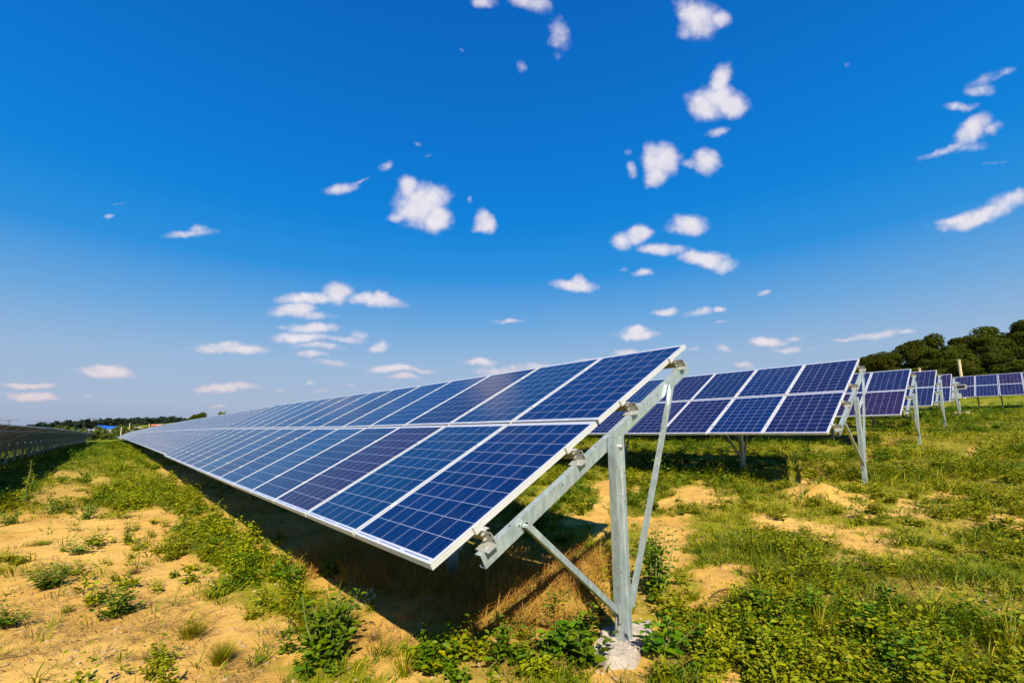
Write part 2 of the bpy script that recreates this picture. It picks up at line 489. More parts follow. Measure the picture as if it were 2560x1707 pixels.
PL, PW = 1.652, 0.992
def cells():
    m_, t, p, o = mat("solar_cells")
    co = t.n('ShaderNodeTexCoord').outputs['Object']
    s3 = t.n('ShaderNodeSeparateXYZ'); t.put(s3.inputs[0], co)
    x, y = s3.outputs[0], s3.outputs[1]
    PC = .1575
    mx_, my_ = (PL - 10 * PC) / 2, (PW - 6 * PC) / 2
    u = t.m('DIVIDE', t.m('SUBTRACT', x, mx_), PC); v = t.m('DIVIDE', t.m('SUBTRACT', y, my_), PC)
    def dline(q, w_):   # 1 near integer values of q
        f = t.m('ABSOLUTE', t.m('SUBTRACT', t.m('FRACT', t.m('ADD', q, .5)), .5))
        return t.m('LESS_THAN', f, w_)
    gap = t.m('MAXIMUM', dline(u, .0085), dline(v, .0085))
    outu = t.m('MAXIMUM', t.m('LESS_THAN', u, 0.), t.m('GREATER_THAN', u, 10.))
    outv = t.m('MAXIMUM', t.m('LESS_THAN', v, 0.), t.m('GREATER_THAN', v, 6.))
    white = t.m('MAXIMUM', gap, t.m('MAXIMUM', outu, outv))
    bb = dline(t.m('ADD', t.m('MULTIPLY', v, 3.), .5), .012)
    # collector ribbons beyond the end cells
    rib = t.m('MULTIPLY', t.m('MULTIPLY', t.m('GREATER_THAN', x, .019), t.m('LESS_THAN', x, .026)), t.m('GREATER_THAN', t.m('FRACT', t.m('ADD', t.m('MULTIPLY', v, .5), .08)), .16))
    oi = t.n('ShaderNodeObjectInfo')
    vo = t.n('ShaderNodeTexVoronoi'); t.put(vo.inputs['Vector'], co); vo.inputs['Scale'].default_value = 70
    cellid = t.n('ShaderNodeTexWhiteNoise', noise_dimensions='3D')
    cb = t.n('ShaderNodeCombineXYZ'); t.put(cb.inputs[0], t.m('FLOOR', u)); t.put(cb.inputs[1], t.m('FLOOR', v)); t.put(cb.inputs[2], t.m('MULTIPLY', oi.outputs['Random'], 50.))
    t.put(cellid.inputs[0], cb.outputs[0])
    vs = t.n('ShaderNodeSeparateColor'); t.put(vs.inputs[0], vo.outputs['Color'])
    val = t.m('ADD', .78, t.m('ADD', t.m('MULTIPLY', vs.outputs[0], .30), t.m('MULTIPLY', cellid.outputs['Value'], .22)))
    c = t.vm('SCALE', oi.outputs['Color'])
    c.node.inputs[3].default_value = 1
    t.nt.links.new(val, c.node.inputs[3])
    c = t.mix(t.m('MULTIPLY', bb, .38), c, (.14, .19, .38))
    c = t.mix(white, c, (.38, .40, .50))
    c = t.mix(rib, c, (.10, .13, .25))
    dust = t.m('MULTIPLY', t.step(t.noise(co, 3, 6, .7), .45, .8), .018)
    c = t.mix(dust, c, (.4, .33, .27))
    t.put(p.inputs['Base Color'], c)
    t.put(p.inputs['Roughness'], t.m('ADD', .13, t.m('MULTIPLY', t.noise(co, 5, 4, .6), .10)))
    p.inputs['IOR'].default_value = 1.31
    p.inputs['Sheen Weight'].default_value = .06
    p.inputs['Sheen Roughness'].default_value = .35
    p.inputs['Sheen Tint'].default_value = (1, .88, .86, 1)
    return m_
M_CELL = cells()
M_BACK = simple("backsheet", (.16, .14, .115), .7, 0, .08, 4)  # white sheet darkened: the underside's shade is put into its colour

# ------------------------------------------------------------------ ground (one sheet)
def axis(lo, hi, st, far, n):
    core = np.arange(lo, hi + 1e-6, st)
    g = np.geomspace(st, 1, n)
    def tail(L):
        r = (L / st) ** (1 / n)
        q = st * np.cumsum(np.geomspace(1, r, n)); return q / q[-1] * L
    t = tail(far)
    return np.concatenate([lo - t[::-1], core, hi + t])
ax_ = axis(-3.6, 8.5, .045, 2600, 85)
ay_ = axis(-1.9, 9.5, .045, 2600, 85)
XX, YY = np.meshgrid(ax_, ay_, indexing='ij')
ZZ = G(XX, YY)

# sand patches as seen in the photograph (x, y, rx, ry in the 2560 px frame)
SAND = [(200,1560,330,180),(60,1345,130,60),(163,1224,72,16),(174,1189,42,14),(139,1189,13,15),(318,1159,32,8),(275,1162,16,8),(250,1200,22,16),(290,1203,46,8),(378,1152,14,7),
 (416,1181,22,11),(528,1240,20,20),(600,1310,20,10),(367,1300,85,32),(218,1325,230,46),(82,1317,115,25),(109,1245,70,15),(245,1385,215,66),(27,1352,120,40),(385,1352,70,60),(446,1443,75,58),(416,1490,100,55),
 (90,1607,190,120),(297,1622,200,90),(208,1690,290,55),(655,1592,75,42),(536,1443,30,14),(823,1498,55,30),(942,1578,70,32),(690,1575,60,28),(927,1622,70,22),(1255,1638,45,16),(600,1680,70,70),(987,1677,45,25),
 (1046,1563,120,55),(927,1445,110,60),(800,1390,110,40),(1000,1500,120,50),(1120,1460,120,40),(700,1320,90,28),(600,1260,80,20),(1808,1453,80,24),(1772,1498,90,48),(1519,1677,100,38),(1817,1690,110,32),(2100,1400,34,16),
 (1753,1243,80,24),(2036,1228,72,20),(2081,1246,55,15),(2134,1258,50,14),(1947,1303,66,20),(2006,1318,88,22),(2066,1336,96,22),(2155,1351,80,20),(2140,1398,68,24),(1917,1348,46,9),(2250,1372,60,12),
 (1601,1303,66,18),(1667,1318,64,28),(1690,1378,36,56),(1515,1217,34,28),(1574,1226,28,16),(1664,1258,30,16),(1640,1350,50,30),(2376,1119,95,15),(2413,1138,55,9),(2055,1123,56,8),(2139,1134,46,9),(2230,1101,50,7),
 (2267,1280,44,13),(2468,1299,66,17),(2534,1313,44,13),(2376,1244,66,9),(1505,1290,40,60),(1440,1300,60,20),(2180,1290,30,8),(2500,1200,30,7),(1570,1600,95,46)]
SAND += [(150,1740,420,100),(560,1740,160,60),(500,1570,130,90),(100,1695,260,50),(420,1640,120,70),(700,1655,60,30),(560,1600,80,70)]
SAND = np.array(SAND, float)
def sandmask(x, y, z=None):
    """0 = plants, 1 = bare soil"""
    x = np.asarray(x, float); y = np.asarray(y, float)
    z = G(x, y) if z is None else z
    px, py, dz = pix(np.stack([x, y, z], -1))
    kk_ = np.minimum(1.6, 5 / np.maximum(dz, .5))
    px = px + ((fbm(x * 2.2, y * 2.2, 40) - .5) * 110 + (fbm(x * 9, y * 9, 41, 2) - .5) * 60) * kk_
    py = py + ((fbm(x * 2.2, y * 2.2, 50) - .5) * 80 + (fbm(x * 9, y * 9, 51, 2) - .5) * 40) * kk_
    m_ = np.zeros_like(px)
    for (cx_, cy_, rx, ry) in SAND:
        rx, ry = rx * 1.12, ry * 1.18
        r = np.sqrt(((px - cx_) / rx) ** 2 + ((py - cy_) / ry) ** 2)
        m_ = np.maximum(m_, 1 - sst(r, .62, 1.12))
    vis = (dz > .4) & (px > -150) & (px < 2710) & (py > 1060) & (py < 1850)
    oth = sst(fbm(x * .6, y * .6, 60), .55, .7) * .9 * (1 - sst(np.hypot(x, y), 25, 60))
    m_ = np.where(vis, np.maximum(m_, oth * .25), oth)
    return m_
cov = 1 - sandmask(XX, YY, ZZ)
under = (XX > .1) & (XX < 3.2) & (YY > 0) & (YY < 150)
cov = np.where(under, cov * .55, cov)
nx, ny = XX.shape
idx = np.arange(nx * ny).reshape(nx, ny)
F4 = np.stack([idx[:-1, :-1], idx[1:, :-1], idx[1:, 1:], idx[:-1, 1:]], -1).reshape(-1, 4)
gm = mesh("ground", np.stack([XX, YY, ZZ], -1).reshape(-1, 3), [F4], M_SOIL, smooth=True)
a_ = gm.attributes.new('cover', 'FLOAT', 'POINT'); a_.data.foreach_set('value', cov.astype(np.float32).ravel())
obj("ground", gm, kind='structure')

# ------------------------------------------------------------------ solar tables
TAU = 0.4752
ct, st_ = math.cos(TAU), math.sin(TAU)
H0 = .80
def SL(s, n, y):          # slope coordinate, depth under the glass, along the row
    return np.array([s * ct + n * st_, y, s * st_ - n * ct + H0])
ES, EN, EY = np.array([ct, 0, st_]), np.array([st_, 0, -ct]), np.array([0, 1., 0])

def panel_meshes():
    # frame ring : profile swept round the rectangle, (inset, height)
    pr = [(.011, -.0015), (.011, 0), (.0, 0), (.0, -.007), (.0015, -.008), (.0015, -.013), (0, -.014), (0, -.022), (.0015, -.023), (.0015, -.028), (0, -.029), (0, -.040), (.022, -.040), (.022, -.0385), (.0045, -.0385), (.0045, -.0015)]
    n = len(pr); V = []
    for (cx_, cy_, sx, sy) in ((0, 0, 1, 1), (PL, 0, -1, 1), (PL, PW, -1, -1), (0, PW, 1, -1)):
        for a, b in pr:
            V.append((cx_ + sx * a, cy_ + sy * a, b))
    F = []
    for c in range(4):
        d = (c + 1) % 4
        for i in range(n):
            j = (i + 1) % n
            F.append((c * n + i, d * n + i, d * n + j, c * n + j))
    fr = MB().add(V, F).mesh("solar_panel_frame", M_FRAME)
    g = MB()
    g.add([(.009, .009, -.0018), (PL - .009, .009, -.0018), (PL - .009, PW - .009, -.0018), (.009, PW - .009, -.0018)], [(0, 1, 2, 3)], 0)
    g.add([(.006, .006, -.0075), (PL - .006, .006, -.0075), (PL - .006, PW - .006, -.0075), (.006, PW - .006, -.0075)], [(3, 2, 1, 0)], 1)
    g.box((PL - .30, PW / 2 - .06, -.028), (PL - .18, PW / 2 + .06, -.0085), 1)
    gl = g.mesh("cell_sheet", [M_CELL, M_BACK])
    a = MB(); a.add(V, F, 0)
    for v, f, mi in ((g.v, g.f, g.mi),):
        b = len(a.v); a.v += v
        for ff, m_ in zip(f, mi):
            a.f.append([i + b for i in ff]); a.mi.append(m_ + 1)
    wh = a.mesh("solar_panel_whole", [M_FRAME, M_CELL, M_BACK])
    return fr, gl, wh
ME_FR, ME_GL, ME_WH = panel_meshes()

def cprof(W, Dp, t=.003, l=.015):
    return [(0, 0), (W, 0), (W, Dp), (W - l, Dp), (W - l, Dp - t), (W - t, Dp - t), (W - t, t), (t, t), (t, Dp - t), (l, Dp - t), (l, Dp), (0, Dp)]
def sigma(W, Dp, t=.003, l=.015):
    g = .007
    o_ = [(0, 0), (.02, 0), (.028, g), (W - .042, g), (W - .034, 0), (W, 0), (W, Dp)]
    i_ = [(W - l, Dp), (W - l, Dp - t), (W - t, Dp - t), (W - t, t), (W - .034 + .001, t), (W - .042 + .001, g + t), (.028 - .001, g + t), (.02 - .001, t), (t, t), (t, Dp - t), (l, Dp - t), (l, Dp), (0, Dp)]
    return o_ + i_
PURL = [.34, 1.26, 2.03, 2.96]
COLP = PW + .021
_cache = {}
def support(kind, sgn):
    """meshes of one support frame, in table coordinates with y = 0 at the rafter web; sgn = which side the post stands"""
    key = kind
    if key in _cache:
        return _cache[key]
    L_ = []
    y0 = 0.0
    # rafter: C section, web towards -y
    mb = MB().sweep(cprof(.088, .05, .0035, .014), SL(.235, .104, y0), SL(3.07, .104, y0), EN, EY)
    if kind == 'near':
        for s_ in (.55, 1.0, 1.62, 2.4):
            mb.tube(SL(s_, .135, y0 - .0012), SL(s_, .135, y0 + .0005), .006, n=8, mi=1)  # web holes: dark discs painted as their shade, steel uncut
        for s_ in (.50, 1.45, 2.5):
            mb.tube(SL(s_, .1028, y0 + .02), SL(s_, .1045, y0 + .02), .007, n=8, mi=1)  # flange holes, shade painted with dark discs too
    L_.append(('rafter', mb.mesh('rafter', [M_GALV, M_DARK]), []))
    # post: folded section, web towards -y
    px0 = 1.447; ztop = SL(1.62, .13, 0)[2] + .018
    W = .120
    yb = y0 - .072
    mb = MB().sweep(sigma(W, .062), (px0, yb, -.35), (px0, yb, ztop), (1, 0, 0), (0, 1, 0))
    if kind == 'near':
        for q in (.22, .42, .95):
            mb.tube((px0 + .012, yb - .0012, ztop - q), (px0 + .012, yb + .0005, ztop - q), .005, n=8, mi=1)
            mb.tube((px0 + W - .014, yb - .0012, ztop - q - .05), (px0 + W - .014, yb + .0005, ztop - q - .05), .005, n=8, mi=1)  # post holes as dark discs, the shade inside them is painted
    bolts = MB().tube((px0 + .075, yb + .007, ztop - .075), (px0 + .075, yb - .004, ztop - .075), .017, n=16)
    bolts.tube((px0 + .075, yb - .003, ztop - .075), (px0 + .075, yb - .014, ztop - .075), .011, n=6)
    L_.append(('post', mb.mesh('post', [M_GALV, M_DARK]), [('bolt', bolts.mesh('bolt', M_BOLT))]))
    # lower brace: square tube from the rafter down to the post
    def sq(p0, p1, wd, t=.003, yy=0.):
        p0 = np.array(p0, float); p1 = np.array(p1, float)
        d = (p1 - p0) / np.linalg.norm(p1 - p0); nrm = np.array([-d[2], 0, d[0]]); e = np.array([0, 1., 0])
        m_ = MB(); h = wd / 2
        m_.sweep([(-h, -h), (h, -h), (h, -h + t), (-h, -h + t)], p0, p1, nrm, e)
        m_.sweep([(-h, h - t), (h, h - t), (h, h), (-h, h)], p0, p1, nrm, e)
        m_.sweep([(-h, -h + t), (-h + t, -h + t), (-h + t, h - t), (-h, h - t)], p0, p1, nrm, e)
        m_.sweep([(h - t, -h + t), (h, -h + t), (h, h - t), (h - t, h - t)], p0, p1, nrm, e)
        return m_
    yc = y0 - .026
    a = SL(.58, .140, yc); b = np.array([px0 - .012, yc - .018, .235])
    mb = sq(a, b, .038)
    bo = MB().tube(a + np.array([.014, -.012, -.012]), a + np.array([.014, .024, -.012]), .0125, n=12)
    L_.append(('brace', mb.mesh('brace', M_GALV), [('bolt', bo.mesh('bolt', M_BOLT))]))
    a = SL(2.63, .145, yc); b = np.array([px0 + W + .035, yc - .018, .225])
    mb = sq(a, b, .034)
    L_.append(('brace', mb.mesh('brace', M_GALV), []))
    # joint clip on the post
    jm = MB().box((px0 - .030, yc - .045, .165), (px0 - .002, yc - .041, .285))
    jm.tube((px0 - .03, yc - .02, .20), (px0 - .03, yc - .02, .13), .006, n=8).tube((px0 - .03, yc - .02, .13), (px0 - .004, yc - .02, .105), .006, n=8).tube((px0 - .004, yc - .02, .105), (px0 - .004, yc - .02, .20), .006, n=8)
    if kind != 'far':
        L_.append(('clip', jm.mesh('clip', M_BRKT), []))
    # brackets that carry the purlins
    if kind != 'far':
        for s_ in PURL:
            m_ = MB()
            # plate in the plane (y, n), folded foot lying on the rafter
            m_.box((0, 0, 0), (0, 0, 0)) if False else None
            T = .004
            def P(s0, n0, y): return SL(s_ + s0, n0, y)
            # upright plate
            v = [P(0, .028, -.020), P(0, .028, .075), P(0, .1015, .078), P(0, .1015, -.038)]
            v2 = [q + ES * T for q in v]
            m_.add(v + v2, [(0, 1, 2, 3), (7, 6, 5, 4), (0, 4, 5, 1), (1, 5, 6, 2), (2, 6, 7, 3), (3, 7, 4, 0)])
            v = [P(-.075, .0995, -.040), P(0, .0995, -.040), P(0, .0995, .078), P(-.075, .0995, .078)]
            v2 = [q + EN * T for q in v]
            m_.add(v + v2, [(0, 1, 2, 3), (7, 6, 5, 4), (0, 4, 5, 1), (1, 5, 6, 2), (2, 6, 7, 3), (3, 7, 4, 0)])
            for (n0, yy) in ((.045, -.004), (.078, -.016)):
                m_.tube(P(-.001, n0, yy), P(.006, n0, yy), .007, n=10, mi=1)  # plate holes, their inner shade painted by dark discs
            bo = MB()
            for (n0, yy) in ((.048, .055), (.081, .055)):
                bo.tube(P(-.014, n0, yy), P(0, n0, yy), .010, n=6).tube(P(-.022, n0, yy), P(-.012, n0, yy), .0055, n=8)
            bo.tube(P(-.040, .0995, .018), P(-.040, .088, .018), .010, n=6)
            L_.append(('bracket', m_.mesh('bracket', [M_BRKT, M_DARK]), [('bolt', bo.mesh('bolt', M_BOLT))] if kind == 'near' else []))
    if kind == 'near':
        # rough concrete collar cast round the post
        rg = np.random.default_rng(5); nth, nr = 80, 24; V = []; Fc = []
        cx_, cy_ = px0 + .085, yb - .01
        for i in range(nr + 1):
            r = i / nr
            for j in range(nth):
                th = 2 * math.pi * j / nth
                rr = r * (.33 + .05 * math.sin(2 * th + .5) + .035 * math.sin(5 * th) + .02 * math.sin(9 * th))
                x_, y_ = cx_ + rr * math.cos(th) * 1.15, cy_ + .06 + rr * math.sin(th) * .60
                z_ = .012 + .012 * (1 - r ** 3) + .045 * (float(fbm(x_ * 14, y_ * 14, 77)) - .5) + .012 * float(vnoise(x_ * 70, y_ * 70, 15)) - .09 * max(0, r - .85) / .15 + .008 * (float(vnoise(x_ * 40, y_ * 40, 5)))
                V.append((x_, y_, z_))
        for i in range(nr):
            for j in range(nth):
                Fc.append((i * nth + j, i * nth + (j + 1) % nth, (i + 1) * nth + (j + 1) % nth, (i + 1) * nth + j))
        L_.append(('concrete_footing', MB().add(V, Fc).mesh('concrete_footing', M_CONC, smooth=False), []))
    _cache[key] = L_
    return L_

BLUE = (.0001, .0105, .062); BLU2 = (.0001, .0165, .066); PURP = (.0125, .0040, .030); DBLU = (.0001, .0085, .050); MIDP = (.0035, .0060, .042); VIOL = (.0060, .0045, .034)
_pn = [0]
def make_table(x, y, z, yaw, grade, cols, quality, label, group, wide=(), first=False, colours=None, taudelta=0.):
    """cols = number of columns; origin on the ground under the low near corner"""
    t = bpy.data.objects.new('solar_table', None)
    C.objects.link(t)
    t.empty_display_size = .3
    t.location = (x, y, z - H0)
    t.rotation_euler = (grade, 0, yaw)
    t['label'] = label; t['category'] = 'solar table'; t['group'] = group
    ys = []; yy = 0.
    raf = []
    for c in range(cols):
        ys.append(yy)
        yy += PW
        if c < cols - 1:
            if (c + 1) in wide:
                raf.append(yy + .003); yy += .031
            else:
                yy += .0215
    if first:
        raf = [-.105] + raf
    else:
        raf = [.0 - .02] + raf
    L_ = yy
    for c in range(cols):
        for lv in (0, 1):
            s0 = lv * (PL + .032)
            o_ = obj('solar_panel', ME_FR if quality != 'far' else ME_WH, t)
            o_.location = SL(s0, 0, ys[c]) + EN * (-.0 if lv == 0 else 0)
            o_.rotation_euler = (0, -TAU, 0)
            col = None
            if colours:
                col = colours.get((c, lv))
            if col is None:
                col = random.choice([VIOL, MIDP, PURP, MIDP] if x > 12 else [BLUE, BLUE, BLU2, DBLU, MIDP, MIDP])
            o_.color = tuple(col) + (1,)
            if quality != 'far':
                g_ = obj('cell_sheet', ME_GL, o_)
                g_.color = tuple(col) + (1,)
    # purlins and their clamps
    y_a = -.045 if first else 0.0
    key = ('purlin', round(L_, 3), first)
    if key not in _cache:
        _cache[key] = MB().sweep(cprof(.060, .045, .003, .012), (0, y_a, 0), (0, L_ + .015, 0), EN, ES).mesh('purlin', M_BRKT)
    for s_ in PURL:
        o_ = obj('purlin', _cache[key], t)
        o_.location = SL(s_ + .006, .0425, 0)
    if quality != 'far':
        key = ('clamps', cols, first)
        if key not in _cache:
            m_ = MB()
            for s_ in PURL:
                for c in range(cols + 1):
                    if c == 0:
                        yy0, yy1 = -.020, .006
                        if not first:
                            continue
                    elif c == cols:
                        continue
                    else:
                        yy0, yy1 = ys[c - 1] + PW - .006, ys[c] + .006
                    a_s, b_s = s_ - .028, s_ + .028
                    v = [SL(a_s, -.0035, yy0), SL(b_s, -.0035, yy0), SL(b_s, -.0035, yy1), SL(a_s, -.0035, yy1)]
                    v2 = [q + EN * .0034 for q in v]
                    m_.add(v + v2, [(0, 1, 2, 3), (7, 6, 5, 4), (0, 4, 5, 1), (1, 5, 6, 2), (2, 6, 7, 3), (3, 7, 4, 0)])
                    if c == 0:
                        v = [SL(a_s, -.001, -.020), SL(b_s, -.001, -.020), SL(b_s, -.001, -.003), SL(a_s, -.001, -.003)]
                        v2 = [q + EN * .043 for q in v]
                        m_.add(v + v2, [(0, 1, 2, 3), (7, 6, 5, 4), (0, 4, 5, 1), (1, 5, 6, 2), (2, 6, 7, 3), (3, 7, 4, 0)])
                    m_.tube(SL(s_, -.003, (yy0 + yy1) / 2), SL(s_, -.009, (yy0 + yy1) / 2), .006, n=6)
            _cache[key] = m_.mesh('clamp_set', M_FRAME)
        obj('clamp', _cache[key], t)['kind'] = 'stuff'
    for i, ry in enumerate(raf):
        kind = 'near' if (quality == 'near' and i == 0) else ('mid' if quality != 'far' else 'far')
        for nm, me, kids in support(kind, 1):
            o_ = obj(nm, me, t)
            o_.location = (0, ry, 0)
            for kn, km in kids:
                obj(kn, km, o_)
    t['length'] = L_
    return L_

def wides(cols, start):       # columns (local, 1-based) after which a wide gap comes, every third column of the row
    return [c for c in range(1, cols) if (start + c) % 3 == 2]

ordn = ['first', 'second', 'third', 'fourth', 'fifth', 'sixth']
# the long row that fills the picture
PCOL = {(2, 0): PURP, (2, 1): MIDP, (0, 0): BLUE, (0, 1): BLUE, (1, 0): BLU2, (1, 1): BLU2, (3, 0): MIDP, (4, 0): BLU2, (3, 1): BLUE, (4, 1): BLUE}
u = 0.; start = 0; ti = 0
for cols in [5, 9] + [12] * 11:
    Lg = cols * COLP + .0095 * len(wides(cols, start))
    z0, z1 = prof(u), prof(u + Lg)
    x0 = -.0006 * u * u if u < 12 else -.05
    x1 = -.0006 * (u + Lg) ** 2 if u + Lg < 15 else -.05
    lab = {0: 'nearest table of blue panels with its open steel end and concrete foot towards us', 1: 'second table of blue panels, directly behind the nearest one in the same row',
           2: 'third table back in the long central row of blue panels', 3: 'fourth table back in the long central row, panels turning pale with sky reflection'}.get(ti)
    grp = 'tables of the long central panel row'
    if lab is None:
        lab = 'pale far table of panels in the thinning end of the long central row'
        grp = 'distant tables of the long central panel row'
    q = 'near' if ti == 0 else ('mid' if ti < 3 else 'far')
    ln = make_table(x0, u, z0, -math.atan2(x1 - x0, Lg), math.atan2(z1 - z0, Lg), cols, q, lab, grp, wides(cols, start), ti == 0, PCOL if ti == 0 else None)
    u += ln + .031; start += cols; ti += 1
ROW1_END = u

def side_row(rx, ry, rz, tables, labs, grp, quality, zf, start=0, base=0.):
    u = 0.; s_ = start
    for i, cols in enumerate(tables):
        Lg = cols * COLP
        z0, z1 = rz + zf(u), rz + zf(u + Lg)
        ln = make_table(rx, ry + u, z0, 0, math.atan2(z1 - z0, Lg), cols, quality[min(i, len(quality) - 1)], labs[min(i, len(labs) - 1)], grp, wides(cols, s_), i == 0)
        u += ln + .04; s_ += cols
side_row(7.701, .013, .584, [8, 12, 12], ['table of deep blue panels ending the row just right of the steel post', 'table of blue panels glimpsed under and behind the end of the central row', 'hidden further table in the row right of the central one'],
         'tables of the row right of the steel post', ['mid', 'far', 'far'], lambda u: 0 * u)
side_row(15.334, .072, .980, [8, 12, 12], ['dark violet-blue panel table of the third row, seen past the open end of the second', 'further table of the third row, mostly hidden behind the second', 'further table of the third row, mostly hidden behind the second'],
         'tables of the third row', ['mid', 'far', 'far'], lambda u: 0 * u)
side_row(21.147, -.048, 1.375, [8, 12], ['narrow visible end of violet panels standing between two taller leaning posts', 'hidden further table of the fourth row'],
         'tables of the fourth row', ['mid', 'far'], lambda u: 0 * u)
side_row(28.79, .033, 1.775, [8, 12], ['narrowest visible end of purple panels, just left of the small sensor mast', 'hidden further table of the fifth row'],
         'tables of the fifth row', ['mid', 'far'], lambda u: 0 * u)
side_row(39.371, -.375 - 14 * COLP - .04, 2.38, [13, 12, 12], ['dark purple panel table running out of the picture past the sensor mast', 'purple panel table behind the sensor mast', 'hidden further table of the farthest row'],
         'tables of the farthest row', ['far', 'far', 'far'], lambda u: 0 * u, start=0)
# the row on the left, seen from behind
def zl(u): return np.interp(u, [0, 19, 27, 40, 60, 90, 150, 170], [-.05, -.02, .03, .05, .06, .02, -.04, -.04])
side_row(-7.05, 8.0, -.36, [12] * 11, ['shaded back of the nearest table in the left row, steel legs showing', 'shaded back of the second table in the left row, cut by the picture edge', 'shaded back of a middle table in the left row with daylight between its legs',
         'dark distant table back in the left row'], 'tables of the left row seen from behind', ['mid', 'mid', 'far'], zl)

# ------------------------------------------------------------------ vegetation
def norm(v): return v / np.maximum(1e-9, np.linalg.norm(v, axis=-1, keepdims=True))

def blades(P, h, wd, az, lean, nseg=3):
    """grass blades as bent strips"""
    n = len(P)
    d = np.stack([np.cos(az), np.sin(az), np.zeros(n)], -1)
    side = np.stack([-np.sin(az + .7), np.cos(az + .7), np.zeros(n)], -1)
    V = []
    for i in range(nseg):
        t = i / nseg
        c = P + d * (lean * t ** 1.8 * h)[:, None] + np.array([0, 0, 1.]) * (h * t * (1 - .35 * lean * t))[:, None]
        ww = (wd * (1 - t ** 2 * .75) / 2)[:, None]
        V += [c - side * ww, c + side * ww]
    V.append(P + d * (lean * h)[:, None] + np.array([0, 0, 1.]) * (h * (1 - .35 * lean))[:, None])
    V = np.stack(V, 1)                       # n, 2*nseg+1, 3
    kq = 2 * nseg + 1
    b = (np.arange(n) * kq)[:, None]
    Q = [b + np.array([[2 * i, 2 * i + 1, 2 * i + 3, 2 * i + 2]]) for i in range(nseg - 1)]
    T = b + np.array([[2 * nseg - 2, 2 * nseg - 1, 2 * nseg]])
    return V.reshape(-1, 3), (np.concatenate(Q) if Q else np.zeros((0, 4), int)), T

def leaves(P, d, up, L, W, fold=.25, droop=.15):
    """ovate folded leaves; P base points, d direction, up approx normal"""
    d = norm(d); side = norm(np.cross(d, up)); nr = norm(np.cross(side, d))
    L = L[:, None]; W = W[:, None]
    V = np.stack([P, P + d * L * .28 + side * W * .42 + nr * W * fold, P + d * L * .62 + side * W * .40 + nr * W * fold * .6, P + d * L - nr * L * droop,
                  P + d * L * .62 - side * W * .40 + nr * W * fold * .6, P + d * L * .28 - side * W * .42 + nr * W * fold], 1)
    n = len(P); b = (np.arange(n) * 6)[:, None]
    Q = np.concatenate([b + np.array([[0, 1, 2, 3]]), b + np.array([[0, 3, 4, 5]])])
    return V.reshape(-1, 3), Q

def weed_tpl(rg, h=.3, stems=5, per=16, ls=.04, spread=.5, up=.6, wr=.5):
    """returns leaf verts/faces and stem MB for a bushy weed"""
    LP, LD, LL = [], [], []; sb = MB()
    for s in range(stems):
        a = rg.uniform(0, 2 * math.pi); ln = h * rg.uniform(.6, 1.1); lean = rg.uniform(0, spread)
        dirv = np.array([math.cos(a) * lean, math.sin(a) * lean, up + .4]); dirv /= np.linalg.norm(dirv)
        p = np.array([rg.normal(0, .012), rg.normal(0, .012), -.01]); pts = [p]
        nseg = 4
        for i in range(nseg):
            dirv = dirv + rg.normal(0, .12, 3) + np.array([0, 0, .10]); dirv /= np.linalg.norm(dirv)
            p = p + dirv * ln / nseg; pts.append(p)
        for i in range(nseg):
            sb.tube(pts[i], pts[i + 1], .004 * h / .3 * (1 - i / (nseg + 1)), .004 * h / .3 * (1 - (i + 1) / (nseg + 1)), n=4, cap=False)
        pts = np.array(pts)
        for j in range(per):
            t = (.12 + .88 * (j + rg.uniform(0, .9)) / per) * nseg
            i = min(int(t), nseg - 1); q = pts[i] * (1 - t + i) + pts[i + 1] * (t - i)
            a2 = j * 2.4 + rg.normal(0, .4); el = rg.uniform(.0, .8)
            LP.append(q + np.array([math.cos(a2), math.sin(a2), 0]) * ls * .25); LD.append((math.cos(a2) * math.cos(el), math.sin(a2) * math.cos(el), math.sin(el) * .8))
            LL.append(ls * rg.uniform(.55, 1.25) * (1.15 - .5 * t / nseg))
    LP, LD, LL = np.array(LP), np.array(LD), np.array(LL)
    upv = norm(np.array([0, 0, 1.]) + rg.normal(0, .35, (len(LP), 3)))
    V, Q = leaves(LP, LD, upv, LL, LL * wr * 1.25)
    return V, Q, sb

def place(tpls, P, rot, sc, pick, stretch=None):
    """merge scattered copies of templates [(V,faces...)] -> V, quads"""
    Vs, Qs = [], []; base = 0
    for k_, (V, Q) in enumerate(tpls):
        ii = np.where(pick == k_)[0]
        if len(ii) == 0:
            continue
        c, s = np.cos(rot[ii])[:, None], np.sin(rot[ii])[:, None]
        X = V[None, :, 0] * c - V[None, :, 1] * s; Y = V[None, :, 0] * s + V[None, :, 1] * c
        Z = np.broadcast_to(V[None, :, 2], X.shape)
        W_ = np.stack([X, Y, Z], -1) * sc[ii][:, None, None] + P[ii][:, None, :]
        Vs.append(W_.reshape(-1, 3))
        Qs.append((Q[None] + (np.arange(len(ii)) * len(V))[:, None, None] + base).reshape(-1, Q.shape[1]))
        base += len(ii) * len(V)
    return np.concatenate(Vs), np.concatenate(Qs)

def scatter(n, d0, d1, p, az0=-14, az1=98):
    """random points round the camera, area density ~ d^-p"""
    az = np.radians(rng.uniform(az0, az1, n))
    q = rng.uniform(0, 1, n); e = 2 - p
    d = (d0 ** e + q * (d1 ** e - d0 ** e)) ** (1 / e)
    x = CAM[0] + np.sin(az) * d; y = CAM[1] + np.cos(az) * d
    return x, y, d

